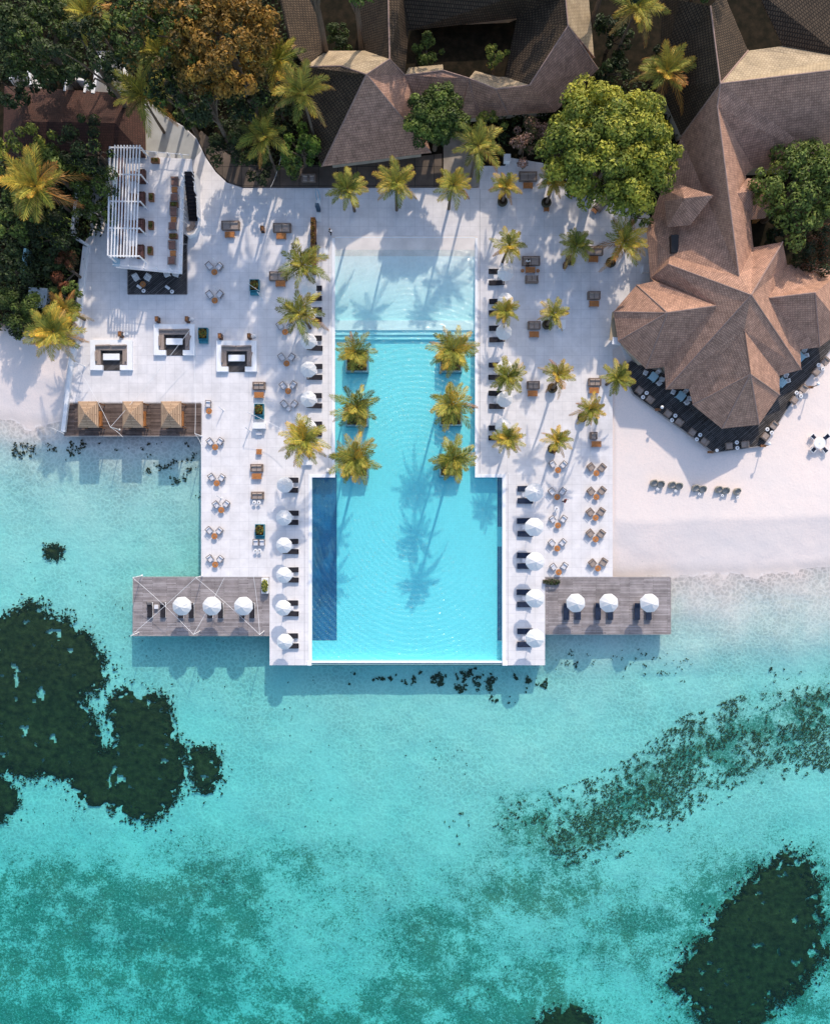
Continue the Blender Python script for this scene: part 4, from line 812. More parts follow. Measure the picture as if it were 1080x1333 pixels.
for i,(x,y,sx,sy) in enumerate(((855,534,859,530),(923,589,931,586),(991,581,998,577),(1052,505,1062,499.5))):
    o=('leftmost','second from left','third from left','rightmost')[i]; A=P(x,y); B=P(sx,sy,2.2); A.z=T0
    r=empty('lamp_post',A,0,f'terrace edge lamp with white globe, {o} of four','lamp','globe lamps on the terrace edge')
    MB().tube([(0,0,0),(0,0,1.9),tuple((B-A)*.6+Vector((0,0,1.0)))],.06).build('post',M_BARK,r); o_=MB().lathe([(.02,-.2),(.16,-.12),(.22,0),(.16,.12),(.02,.2)],n=12).build('globe',M_WHITE,r,True); o_.location=(B-A)*.6+Vector((0,0,1.1))
    MB().box((-.1,0,.3),(.7,.3,.3)).build('box',M_TEAKD,r)
# beach: round-backed wicker chairs
rb_=MB(); 
for k in range(9):
    a0=R(-20+k*25); a1=R(-20+(k+1)*25); 
    p=[(.42*math.cos(a),.42*math.sin(a)) for a in (a0,a1)]; q=[(.33*math.cos(a),.33*math.sin(a)) for a in (a0,a1)]
    h=.45+.4*math.sin(max(0,min(PI,(a0+a1)/2)))
    i=len(rb_.v); rb_.v+=[(p[0][0],p[0][1],.1),(p[1][0],p[1][1],.1),(p[1][0],p[1][1],h),(p[0][0],p[0][1],h),(q[0][0],q[0][1],.1),(q[1][0],q[1][1],.1),(q[1][0],q[1][1],h),(q[0][0],q[0][1],h)]
    rb_.f+=[(i,i+1,i+2,i+3),(i+5,i+4,i+7,i+6),(i+3,i+2,i+6,i+7)]
M_RAT=mat('rattan',(.42,.38,.31),.85,.3,8,.5,50)
define('tub_chair','tub_chair',[('shell',rb_.mesh('shell',M_RAT),None),('seat_cushion',MB().lathe([(.34,.2),(.36,.36),(.3,.42)],n=14).mesh('seat_cushion',mat('taupe_seat',(.38,.34,.3),.9,.15)),None),('base',MB().lathe([(.3,0),(.4,.1),(.36,.2)],n=14).mesh('base',M_RAT),None)])
def gz(px,py): p=P(px,py); return float(ground_z(np.array([p.x]),np.array([p.y]))[0])
for i,(x,y,n_) in enumerate(((856,630,2),(879.5,632.5,2),(910.5,636.5,2),(940.5,638.5,2),(960.5,641,1))):
    o=('leftmost','second','middle','fourth','rightmost')[i]
    for j in range(n_):
        xx=x+(-4.2,4.2)[j] if n_==2 else x; put('tub_chair',xx,y-1+(j*1.5 if n_==2 else 0),.5,(20,-25)[j],f'{"left" if j==0 else "right"} rattan tub chair of the {o} seating on the open sand' if n_==2 else 'single rattan tub chair at the right end on the sand','tub chair','rattan tub chairs on the sand',1.15,gz(xx,y))
    put('round_white',x+.5,y+6.5,.5,0,f'little round table before the {o} tub chairs on the sand','table','small white round tables',.75,gz(x,y))
put('round_big',1067.5,576.5,.8,0,'large round white table on the sand at the right edge','table',None,1,gz(1067,576))
for j,(dx,dy) in enumerate(((-8,-8),(9,-8),(-8,8.5),(7,9))): put('chair_maroon' if 0 else 'chair_dark',1067.5+dx,576.5+dy,.6,math.degrees(math.atan2(-dy,dx))-90,f'{("upper left","upper right","lower left","lower right")[j]} dark chair at the round white beach table','chair','dark chairs at the white beach table',1,gz(1067,576)) if 'chair_dark' in PROTO else (chair_proto('chair_dark',M_NAVY,M_WHITE,.6,.6,'dining_chair'),put('chair_dark',1067.5+dx,576.5+dy,.6,math.degrees(math.atan2(-dy,dx))-90,'upper left dark chair at the round white beach table','chair','dark chairs at the white beach table',1,gz(1067,576)))
put('round_white',724,662,.5,0,'small white table on the lower right deck beside the walking person','table','small white round tables',1.1)
# white planters
r=empty('white_planter',P(346,762),0,'white box planter with yellow bush on the left pier corner','planter'); MB().box((0,0,.3),(.85,2.0,.6)).build('box',M_WHITE,r); link('plant',colmesh('plant',*bush((.4,.8),240,.22,G_YG,5,.5,.7)),r)
r=empty('driftwood_planter',P(717,757),0,'low dark tangle of plants at the top left corner of the right pier','planter'); MB().box((0,0,.15),(2.2,.5,.3)).build('box',M_BARK,r); link('plant',colmesh('plant',*bush((1.1,.4),200,.2,G_DK+[(.2,.2,.15)],6,.4,.4)),r)
boxthing('planter_curb',400,602,(1.3,.7,.4),M_WHITE,'white planter edge showing below the largest palm','planter')
r=empty('rubbish_bin',P(427,612,.8),0,'small round dark bin at the inner corner beside the pool','bin'); r.location.z=0; MB().lathe([(.22,0),(.25,.7)],n=12).build('body',M_FRAME,r); MB().lathe([(.27,.7),(.25,.8),(.1,.84)],n=12).build('lid',M_WHITE,r)
# pool planters
for i,(x,y,lb) in enumerate(((464.5,469.5,'upper left'),(586.5,469.5,'upper right'),(464.5,540,'middle left'),(586.5,539.5,'middle right'),(464.5,606.5,'lower left'),(586.5,606,'lower right'))):
    r=empty('pool_planter',P(x,y,.3),0,f'square tiled planter standing in the pool, {lb}','planter','square planters in the pool'); r.location.z=0
    b=MB(); 
    for s in (-1,1): b.box((s*1.38,0,-.55),(.2,2.96,1.7)); b.box((0,s*1.38,-.551),(2.56,.2,1.7))
    b.build('box',mat('planter_tile',(.10,.22,.27),.5,.2,3),r); MB().box((0,0,.05),(2.56,2.56,.3)).build('soil',M_SOIL,r)
    link('plant',colmesh('plant',*bush((1.2,1.2),260,.3,G_MID+G_OR[2:],i,.5,.2,sq=True)),r)
# cables on posts
def cable(a,b_,z,label):
    A=P(*a,z);B=P(*b_,z); pts=[A+(B-A)*t-Vector((0,0,.5*4*t*(1-t))) for t in [k/8 for k in range(9)]]
    o_=A.copy(); o=MB().tube([p-o_ for p in pts],.022,.022,5).build('string_light_cable',M_WHITE); o.location=o_; tag(o,label,'cable','thin white cables over the decks')
def mast(x,y,z,label,zb=0.0,lean=(0,0)):
    q=P(x,y,z); r=empty('cable_mast',(q.x-lean[0],q.y-lean[1],zb),0,label,'mast','white masts holding the cables'); h=z-zb
    MB().tube([(0,0,0),(lean[0],lean[1],h)],.055,.045,8).build('pole',M_WHITE,r); MB().lathe([(.14,0),(.12,.06)],n=10).build('foot',M_WHITE,r)
for x,y,lb in ((173,752,'left pier upper left corner'),(170,828,'left pier lower left corner'),(255,752,'left pier upper edge'),(252,826,'left pier lower edge'),(338,826,'left pier lower right')): mast(x,y,3.0,'thin white cable mast at the '+lb,-.3)
for x,y,lb in ((144,556,'middle of the brown cabana platform'),(254,564.5,'right end of the brown cabana platform'),(97,471,'left terrace wall above the cabanas'),(322,536,'middle of the left deck'),(335,380,'upper turquoise planter')): mast(x,y,3.0,'thin white cable mast at the '+lb)
for a,c,lb in (((173,752),(252,826),'white cable crossing the left pier from its upper left corner'),((170,828),(255,752),'white cable crossing the left pier from its lower left corner'),((255,752),(338,826),'white cable crossing the left pier towards its lower right corner'),((292,752),(252,826),'faint white cable slanting over the middle of the left pier'),((330,750),(338,826),'white cable running down near the right end of the left pier'),
 ((97,471),(144,556),'white cable from the left wall to the cabana platform'),((144,556),(160,569),'short white cable at the front of the cabana platform'),((144,556),(247,430),'long white cable from cabana platform to the middle lounge'),((254,564.5),(252,452),'white cable rising from the cabana platform right end'),((254,564.5),(263,582),'short white cable off the right end of cabana platform'),((67,557),(84,565),'short white cable over the water left of the cabanas'),((322,536),(375,562),'white cable from left deck towards the largest palm'),((335,380),(372,400),'white cable beside the top turquoise planter'),((322,368),(339,379),'white rod lying across the top turquoise planter'),((352,244),(366,203),'thin white cable rising into the palms above the deck')): cable(a,c,3.0,lb)
for i,(x,y) in enumerate(((277,335),(278,372),(284,529),(319,556),(281,645))): mast(x,y,1.6,f'short white umbrella pole without canopy, {ORD[i]} one down the left deck',0,(-.3,.3))
# ---------------- palms ----------------
def frond(V,F,C,L,az,el,cols,rnd,nl,dead):
    d=Vector((math.cos(az),math.sin(az),0)); s=Vector((-d.y,d.x,0)); N=9; pts=[]
    droop=rnd.uniform(.35,.75)+(0.5 if dead else 0); twist=rnd.uniform(-.18,.18)
    for k in range(N+1):
        t=k/N; r=L*(t*math.cos(el)*(1-.12*t*t)); z=L*(t*math.sin(el)-droop*.55*t*t)
        pts.append(d*r+s*(twist*L*t*t)+Vector((0,0,z)))
    base=cols[int(rnd.random()*len(cols))]
    def at(t): 
        q=t*N; k=min(int(q),N-1); return pts[k].lerp(pts[k+1],q-k),(pts[k+1]-pts[k]).normalized()
    # rachis
    rc=(base[0]*1.5+.05,base[1]*1.25+.03,base[2]+.01)
    for k in range(N):
        w0=.055*(1-k/N)+.015; w1=.055*(1-(k+1)/N)+.015; i=len(V)
        for p,w in ((pts[k],w0),(pts[k+1],w1)):
            V.append(tuple(p-s*w)); V.append(tuple(p+s*w)); V.append(tuple(p+Vector((0,0,-w))))
        F.extend([(i,i+1,i+4,i+3),(i+1,i+2,i+5,i+4),(i+2,i,i+3,i+5)]); C.extend([(*rc,1)]*6)
    for k in range(nl):
        t=.12+.88*(k+.5)/nl; p,tg=at(t); side=tg.cross(Vector((0,0,1))).normalized(); up=side.cross(tg)
        ll=L*.27*(min(1,(t+.05)*3.2)*(1-.72*t*t))*rnd.uniform(.85,1.15)
        for sg in (-1,1):
            a=R(rnd.uniform(26,42)+14*(1-t)); dr=tg*math.cos(a)*.9+side*sg*math.sin(a)+up*(.22)+Vector((0,0,-.12-.22*rnd.random()-(.4 if dead else 0)))
            dr.normalize(); w=.036+.022*rnd.random(); e=p+dr*ll; m_=p+dr*ll*.45+up*.03*ll; wv=tg*w
            i=len(V); V.extend([tuple(p),tuple(m_+wv),tuple(e+Vector((0,0,-.08*ll))),tuple(m_-wv)]); F.append((i,i+1,i+2,i+3))
            q=rnd.uniform(.75,1.25); tipf=1+.5*t
            C.extend([(base[0]*q,base[1]*q,base[2]*q,1),(base[0]*q,base[1]*q,base[2]*q,1),(base[0]*q*tipf*1.15,base[1]*q*1.0,base[2]*q,1),(base[0]*q,base[1]*q,base[2]*q,1)])
P_GREEN=[(.32,.32,.05),(.22,.26,.04),(.15,.19,.03),(.42,.40,.07)]; P_GOLD=[(.55,.42,.06),(.42,.36,.05),(.26,.27,.04)]; P_DRY=[(.40,.22,.05),(.30,.15,.04),(.38,.28,.09)]; P_DARK=[(.12,.14,.03),(.09,.11,.02),(.17,.16,.03)]
def palm_mesh(seed,L,nf,pal,dry,nl=24,full=1.0):
    rnd=random.Random(seed); V=[];F=[];C=[]
    for k in range(nf):
        az=k*2.39996+rnd.uniform(-.25,.25); u=k/nf; el=R(62-62*u*full+rnd.uniform(-8,8)); dead=(u>1-dry)
        frond(V,F,C,L*rnd.uniform(.82,1.08)*(.8+.2*min(1,u*2)),az,el,P_DRY if dead else pal,rnd,nl,dead)
    return colmesh('fronds',V,F,C)
PM=[palm_mesh(1,3.4,26,P_GREEN,.06,30),palm_mesh(2,3.4,23,P_GOLD+P_GREEN,.15,30),palm_mesh(3,3.3,21,P_GREEN+P_GOLD,.06,28),palm_mesh(4,3.7,34,P_GREEN+P_GOLD[:2],.12,30),palm_mesh(5,3.5,22,P_DARK+P_GREEN,.08,28),palm_mesh(6,3.1,26,P_GOLD+P_GREEN,.18,26),palm_mesh(7,3.6,24,P_DRY[:1]+P_GOLD+P_GREEN,.22,30)]
BASES={(462,458):(464.5,469.5),(590,456):(586.5,469.5),(464,530):(464.5,540),(588,527):(586.5,539.5),(462,597):(464.5,606.5),(590,597):(586.5,606),
(658,242):(653.5,264),(721,236):(710,266),(750,319):(741,340),(812,314):(793,343),(721,409):(711,424),(726,488):(718,506),(768,533):(757,544),(725,573):(718,585)}
M_CROWN=mat('palm_heart',(.20,.16,.06),.7,.3,5)
def palm(px,py,h,var,scale,label,group,z0=0.0,lean=None,rot=None,nuts=False):
    top=P(px,py,h); lean=lean or (random.uniform(-.4,.4),random.uniform(-.4,.4)); base=Vector((top.x-lean[0],top.y-lean[1],z0))
    if (px,py) in BASES: q=P(*BASES[(px,py)]); base=Vector((q.x,q.y,.15 if 440<px<600 else .7))
    r=empty('palm_tree',base,0,label,'palm tree',group); d=top-base
    pts=[(d.x*t*t,d.y*t*t,d.z*t) for t in [k/7 for k in range(8)]]
    MB().tube(pts,.2,.12,8).build('trunk',M_BARK,r)
    o=link('fronds',PM[var],r); o.location=d; o.scale=(scale*1.1,)*3; o.rotation_euler=(random.uniform(-.2,.2),random.uniform(-.2,.2),random.uniform(0,6.28) if rot is None else rot)
    o=MB().lathe([(.12,-.35),(.2,-.05),(.12,.15),(.02,.3)],n=8).build('crown_heart',M_CROWN,r); o.location=d
    if nuts:
        for k in range(6):
            a=k*1.05; q=MB().lathe([(.03,-.14),(.12,-.06),(.14,.03),(.08,.12),(.02,.15)],n=8).build('coconut',mat('husk',(.3,.17,.04),.7,.2),r,True); q.location=d+Vector((.3*math.cos(a),.3*math.sin(a),-.25))
GP='short palms round the pool and deck'
for a in ((462,458,8.0,2,.86,'palm in the upper left pool planter, smallest of six'),(590,456,9.0,3,.93,'palm in the upper right pool planter'),(464,530,9.0,4,.96,'dark palm in the middle left pool planter'),(588,527,9.2,2,1.05,'palm in the middle right pool planter'),(462,597,9.0,3,.97,'palm in the lower left pool planter'),(590,597,9.0,0,.96,'palm in the lower right pool planter')): palm(*a,group='palms growing from planters in the pool')
for a in ((452,246,7.8,0,.88,'leftmost palm of the row above the pool'),(516,238,8.2,1,.90,'second palm from the left in the row above the pool'),(590,241,8.0,2,.86,'third palm from left in the row above the pool'),(622,190,8.5,4,1.05,'taller dark palm behind the row, next to the white unit'),(658,242,5.2,5,.72,'short palm in a round pot at the top right pool corner'),(721,236,6,5,.72,'short palm in a round pot below the big tree'),
 (663,320,5.0,2,.80,'palm above the topmost parasol right of the pool'),(750,319,6,0,.78,'green potted palm at upper right centre'),(812,314,7.0,6,.98,'large untidy palm next to the restaurant roof'),(658,405,4.2,3,.58,'small round palm between parasols right of the pool'),(721,409,5.5,1,.66,'golden potted palm beside the white towel box'),
 (661,490,5.0,0,.82,'palm over the fourth parasol right of the pool'),(726,488,6.5,6,.68,'orange-tipped potted palm at right middle'),(803,492,5.2,0,.76,'palm at the left tip of the restaurant terrace'),(768,533,6.5,5,.74,'golden palm in a pot nearest the sand'),(661,571,4.3,3,.66,'yellow-green palm above the wide part of the pool'),(725,573,6.2,5,.70,'dry-tipped palm above the inner chair column'),
 (393,345,7.0,4,1.0,'large palm at the upper left of the pool over a sofa'),(390,408,6.8,4,1.0,'second large palm down the left side of the pool'),(395,573,6.5,3,.98,'largest and fullest palm, left of the pool')): palm(*a,group=GP)
for a in ((185,124,9,4,1.2,'tall palm leaning over the grey path at upper left'),(112,18,11,4,1.2,'dark palm at the top left among trees'),(47,243,9,6,1.45,'large orange-ribbed palm at far left'),(70,432,6.5,3,1.1,'golden palm at the left wall above the beach'),(84,405,5,6,.8,'orange palm crown behind the left beach palm'),(363,78,13,1,1.0,'golden palm beside the house roof, upper of three'),(393,121,14,1,1.15,'brightest tall palm left of the brown roof'),(343,175,10,4,1.0,'palm lowest of three left of the brown roof'),(208,68,12,4,1.2,'shaded palm between the orange tree and grey path'),(867,93,10,6,1.1,'bright orange palm alone in a dark courtyard'),(830,8,11,1,1.1,'palm cut by the top edge right of centre')): palm(*a,group='tall garden palms',nuts=True)
# ---------------- broadleaf trees ----------------
def tree(px,py,Rr,zt,cols,label,name='broadleaf_tree',leafs=.42,ncl=None,dens=1.0,seed=None,cat='tree',group='garden trees',flat=.62,gap=0.0,hi=None):
    seed=seed if seed is not None else int(px*7+py); rnd=random.Random(seed); r_=Rr/10*(H-zt)/H
    c=P(px,py,zt-r_*flat*.3); base=Vector((c.x,c.y,0)); r=empty(name,base,0,label,cat,group); ncl=ncl or max(12,int(r_*r_*1.5)); zc=zt-r_*flat
    V=[];F=[];C=[]; cl=[]
    for k in range(ncl):
        for _ in range(20):
            ct=rnd.uniform(-.15,1); st=math.sqrt(1-ct*ct); a=rnd.uniform(0,2*PI); q=rnd.uniform(.55,1)
            rad=r_*(.72+.5*vnoise(math.cos(a)*2.2+seed,math.sin(a)*2.2,1.0))
            p=Vector((rad*st*math.cos(a)*q,rad*st*math.sin(a)*q,zc+r_*flat*ct*q))
            if all((p-o_).length>r_*.22 for o_,_ in cl): break
        cl.append((p,r_*rnd.uniform(.10,.22)*(1.0 if r_>4 else 1.35)*(1.25 if ncl<15 else 1)))
    for p,cr in cl:
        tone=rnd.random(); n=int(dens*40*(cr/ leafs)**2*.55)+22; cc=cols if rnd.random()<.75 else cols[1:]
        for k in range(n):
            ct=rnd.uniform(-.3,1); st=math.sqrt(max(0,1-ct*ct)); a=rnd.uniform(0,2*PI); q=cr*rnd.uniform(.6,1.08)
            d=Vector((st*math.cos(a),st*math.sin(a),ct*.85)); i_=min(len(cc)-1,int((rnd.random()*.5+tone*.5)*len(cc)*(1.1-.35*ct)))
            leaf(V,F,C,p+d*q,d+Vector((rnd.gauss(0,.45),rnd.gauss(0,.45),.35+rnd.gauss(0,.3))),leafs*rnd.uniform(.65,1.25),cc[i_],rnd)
    link('crown',colmesh('crown',V,F,C),r)
    b=MB(); th=max(.12,r_*.06); b.tube([(0,0,0),(th*.6,th*.3,zc*.5),(0,0,max(zc,.6))],th*1.5,th,8)
    for k in range(min(7,ncl)):
        p=cl[k][0]; b.tube([(0,0,zc*.6),(p.x*.5,p.y*.5,zc*.75+p.z*.15),(p.x,p.y,p.z-.2)],th*.7,th*.2,6)
    b.build('trunk',M_BARK,r)
T=tree
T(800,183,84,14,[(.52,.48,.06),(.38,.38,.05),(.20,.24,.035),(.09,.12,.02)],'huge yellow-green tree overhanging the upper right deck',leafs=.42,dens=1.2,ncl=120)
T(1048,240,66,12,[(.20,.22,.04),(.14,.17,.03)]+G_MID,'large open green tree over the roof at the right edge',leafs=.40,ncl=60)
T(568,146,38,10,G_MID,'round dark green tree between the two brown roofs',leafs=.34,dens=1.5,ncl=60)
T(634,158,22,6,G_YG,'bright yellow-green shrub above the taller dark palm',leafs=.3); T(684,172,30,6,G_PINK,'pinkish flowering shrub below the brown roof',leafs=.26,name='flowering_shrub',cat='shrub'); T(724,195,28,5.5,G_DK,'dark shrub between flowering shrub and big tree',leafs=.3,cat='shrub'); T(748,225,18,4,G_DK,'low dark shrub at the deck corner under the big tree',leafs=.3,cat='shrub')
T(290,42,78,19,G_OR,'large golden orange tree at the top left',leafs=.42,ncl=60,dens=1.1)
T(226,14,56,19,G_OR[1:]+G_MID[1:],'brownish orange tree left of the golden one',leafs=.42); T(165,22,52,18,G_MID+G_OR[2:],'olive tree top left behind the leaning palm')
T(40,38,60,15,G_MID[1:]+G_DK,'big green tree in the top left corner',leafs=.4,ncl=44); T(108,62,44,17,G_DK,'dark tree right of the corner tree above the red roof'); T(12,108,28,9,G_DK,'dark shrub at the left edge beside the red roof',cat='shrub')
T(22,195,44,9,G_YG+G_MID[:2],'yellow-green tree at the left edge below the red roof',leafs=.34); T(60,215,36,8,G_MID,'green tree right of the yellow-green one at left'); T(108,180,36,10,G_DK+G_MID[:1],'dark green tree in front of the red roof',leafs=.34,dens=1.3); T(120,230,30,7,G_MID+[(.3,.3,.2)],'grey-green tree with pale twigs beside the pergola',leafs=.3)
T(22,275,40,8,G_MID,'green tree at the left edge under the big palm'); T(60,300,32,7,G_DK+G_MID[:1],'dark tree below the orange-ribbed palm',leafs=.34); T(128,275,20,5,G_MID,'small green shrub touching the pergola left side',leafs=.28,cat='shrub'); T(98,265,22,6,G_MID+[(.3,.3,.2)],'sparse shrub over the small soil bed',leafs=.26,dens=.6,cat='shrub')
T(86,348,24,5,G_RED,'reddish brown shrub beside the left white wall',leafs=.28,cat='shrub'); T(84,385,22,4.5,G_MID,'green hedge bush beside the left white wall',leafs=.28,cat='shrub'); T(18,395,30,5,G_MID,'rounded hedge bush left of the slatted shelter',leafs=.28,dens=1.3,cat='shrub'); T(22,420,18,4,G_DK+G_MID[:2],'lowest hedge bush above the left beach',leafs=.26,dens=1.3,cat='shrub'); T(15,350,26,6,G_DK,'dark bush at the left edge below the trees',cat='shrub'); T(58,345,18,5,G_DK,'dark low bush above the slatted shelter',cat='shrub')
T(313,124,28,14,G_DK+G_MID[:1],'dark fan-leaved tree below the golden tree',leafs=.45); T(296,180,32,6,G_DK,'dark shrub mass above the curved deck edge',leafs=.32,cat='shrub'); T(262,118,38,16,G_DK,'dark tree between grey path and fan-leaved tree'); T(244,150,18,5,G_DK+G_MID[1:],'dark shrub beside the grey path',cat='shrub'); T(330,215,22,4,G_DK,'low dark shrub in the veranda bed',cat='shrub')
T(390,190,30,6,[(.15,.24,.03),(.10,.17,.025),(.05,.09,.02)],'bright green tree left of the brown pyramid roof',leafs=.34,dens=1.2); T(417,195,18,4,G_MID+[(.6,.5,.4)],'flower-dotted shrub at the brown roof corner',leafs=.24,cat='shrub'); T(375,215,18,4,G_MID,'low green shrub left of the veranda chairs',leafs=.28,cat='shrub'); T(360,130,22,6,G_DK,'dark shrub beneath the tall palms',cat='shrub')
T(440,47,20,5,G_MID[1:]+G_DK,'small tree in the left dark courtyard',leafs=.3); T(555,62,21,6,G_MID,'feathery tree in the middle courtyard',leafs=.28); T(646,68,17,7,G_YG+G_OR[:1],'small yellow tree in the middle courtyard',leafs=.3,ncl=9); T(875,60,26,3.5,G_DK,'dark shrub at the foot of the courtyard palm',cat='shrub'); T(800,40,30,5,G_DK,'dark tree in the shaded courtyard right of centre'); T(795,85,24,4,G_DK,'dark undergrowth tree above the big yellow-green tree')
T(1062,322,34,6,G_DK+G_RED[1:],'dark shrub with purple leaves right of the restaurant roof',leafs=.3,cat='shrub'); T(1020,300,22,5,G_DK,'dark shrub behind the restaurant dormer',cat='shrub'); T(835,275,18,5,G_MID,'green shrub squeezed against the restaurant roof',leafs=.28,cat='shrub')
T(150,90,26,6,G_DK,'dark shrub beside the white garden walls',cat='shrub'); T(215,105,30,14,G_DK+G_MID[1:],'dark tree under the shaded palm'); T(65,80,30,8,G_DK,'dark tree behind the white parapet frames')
# trees just above the picture whose shade falls on the gardens
for k,(x,y,s,z,c_) in enumerate(((395,-75,60,25,G_MID),(455,-60,50,22,G_MID),(560,-90,50,17,G_MID),(700,-80,50,16,G_DK),(800,-60,50,17,G_DK),(930,-60,50,17,G_MID))): T(x,y,s,z,c_,f'tall tree beyond the top edge, {ORD[k]} of the belt',group='trees beyond the top edge')
# ---------------- seagrass beds ----------------
def in_poly(px,py,poly):
    ins=np.zeros(px.shape,bool); dmin=np.full(px.shape,1e9); n=len(poly)
    for k in range(n):
        x0,y0=poly[k]; x1,y1=poly[(k+1)%n]
        c=((y0>py)!=(y1>py))&(px<(x1-x0)*(py-y0)/((y1-y0) or 1e-9)+x0); ins^=c
        t=np.clip(((px-x0)*(x1-x0)+(py-y0)*(y1-y0))/((x1-x0)**2+(y1-y0)**2),0,1); dmin=np.minimum(dmin,np.hypot(px-x0-t*(x1-x0),py-y0-t*(y1-y0)))
    return np.where(ins,dmin,-dmin)
M_SG=mat('seagrass',(.05,.034,.012),1.0,.55,1.4,1.0,5,spec=.05)
def seabed(poly,label,rag=9,th=0,cell=.16,sparse=None,kind_='stuff'):
    zf=-3.2; xs=[p[0] for p in poly]; ys=[p[1] for p in poly]; a=P(min(xs)-12,max(ys)+12,zf); c=P(max(xs)+12,min(ys)-12,zf)
    gx=np.arange(a.x,c.x,cell); gy=np.arange(a.y,c.y,cell); X,Y=np.meshgrid(gx,gy); k=(H-zf)/1000; px=540+X/k; py=666.5-Y/k
    sd_=in_poly(px,py,poly); nz=(fbm(X+7,Y-3,.35,3)-.5)*rag*1.6+(fbm(X,Y,1.6,4)-.5)*rag*3.2
    s=sd_+nz-th
    if sparse is not None: s=np.minimum(s, (fbm(X-20,Y+4,.9,4)-sparse)*60+(fbm(X,Y,.16,2)-.5)*60)
    Zg=ground_z(X,Y)-.03+np.clip(s*.05,-.2,.35)+(fbm(X,Y,1.5,3)-.5)*.22*np.clip(s*.2,0,1)
    s=np.where((fbm(X+31,Y-17,.85,3)>.70)&(sd_>4),-1,s)
    keep=s>0; kf=keep[:-1,:-1]|keep[1:,:-1]|keep[:-1,1:]|keep[1:,1:]
    ny_,nx_=X.shape; idx=np.arange(nx_*ny_).reshape(ny_,nx_); F=np.stack([idx[:-1,:-1],idx[:-1,1:],idx[1:,1:],idx[1:,:-1]],-1)[kf]
    used=np.unique(F); remap=np.full(nx_*ny_,-1); remap[used]=np.arange(len(used)); Vv=np.stack([X,Y,Zg],-1).reshape(-1,3)[used]; off=P(sum(xs)/len(xs),sum(ys)/len(ys),0)
    me=bpy.data.meshes.new('seagrass_bed'); me.from_pydata((Vv-np.array(off)).tolist(),[],remap[F].tolist()); me.materials.append(M_SG); me.polygons.foreach_set('use_smooth',[True]*len(me.polygons))
    o=link('seagrass_bed',me); o.location=off; tag(o,label,'seagrass',kind=kind_)
seabed([(-60,835),(0,810),(28,795),(45,782),(62,800),(90,808),(105,825),(125,842),(137,862),(138,886),(128,897),(108,900),(106,914),(118,930),(126,952),(126,972),(133,983),(147,972),(149,950),(141,932),(143,912),(165,898),(185,905),(205,907),(218,917),(220,940),(224,965),(238,980),(240,1005),(232,1020),(226,1042),(213,1062),(185,1070),(165,1062),(150,1052),(120,1050),(100,1035),(90,1015),(65,1010),(35,1012),(14,1005),(-8,1012),(-60,1010)],'large dark seagrass patch in the clear sea at lower left',8)
seabed([(-50,1012),(0,1010),(20,1032),(20,1052),(0,1072),(-50,1070)],'dark seagrass patch cut by the left edge below the large one',5)
seabed([(243,990),(252,975),(275,976),(287,990),(288,1010),(275,1030),(262,1034),(252,1015)],'small round seagrass patch right of the large dark one',6)
seabed([(62,714),(72,709),(82,714),(81,724),(70,728),(62,722)],'tiny round seagrass clump in the shallow bay at left',4)
seabed([(872,1282),(905,1240),(945,1185),(990,1138),(1022,1116),(1052,1125),(1062,1160),(1070,1205),(1072,1240),(1042,1290),(1010,1302),(992,1350),(930,1350),(910,1312)],'large oval dark seagrass patch at lower right',14)
seabed([(690,1345),(710,1322),(745,1316),(770,1330),(770,1350)],'dark seagrass patch cut by the bottom edge',8)
def scatter(poly,n,label,size=.3,th=.5,fs=.9,edge=25,cols=((.05,.034,.012),(.03,.024,.01),(.07,.05,.02)),name='seaweed'):
    rs=np.random.RandomState(n); rnd=random.Random(n); xs=[p[0] for p in poly]; ys=[p[1] for p in poly]
    px=rs.uniform(min(xs),max(xs),n); py=rs.uniform(min(ys),max(ys),n); s=in_poly(px,py,poly); zf=-3.0; X=(px-540)*(H-zf)/1000; Y=(666.5-py)*(H-zf)/1000
    v=fbm(X-20,Y+4,fs,3)*.6+fbm(X,Y,.15,2)*.4; k=v>th+.16*np.clip(1-s/edge,0,1)+ (s<0)*9
    V=[];F=[];C=[]; off=P(sum(xs)/len(xs),sum(ys)/len(ys)); G=ground_z(X,Y)
    for x,y,z in zip(X[k],Y[k],G[k]):
        leaf(V,F,C,Vector((x-off.x,y-off.y,z+.06+.1*rnd.random())),Vector((rnd.gauss(0,.25),rnd.gauss(0,.25),1)),size*rnd.uniform(.5,1.5),cols[rnd.randrange(len(cols))],rnd)
    o=link(name,colmesh(name,V,F,C,M_SGL)); o.location=off; tag(o,label,'seaweed',kind='stuff')
M_SGL=mat('seaweed_leaf',(0,0,0),.9,.4,1.5,attr='tint',spec=.05)
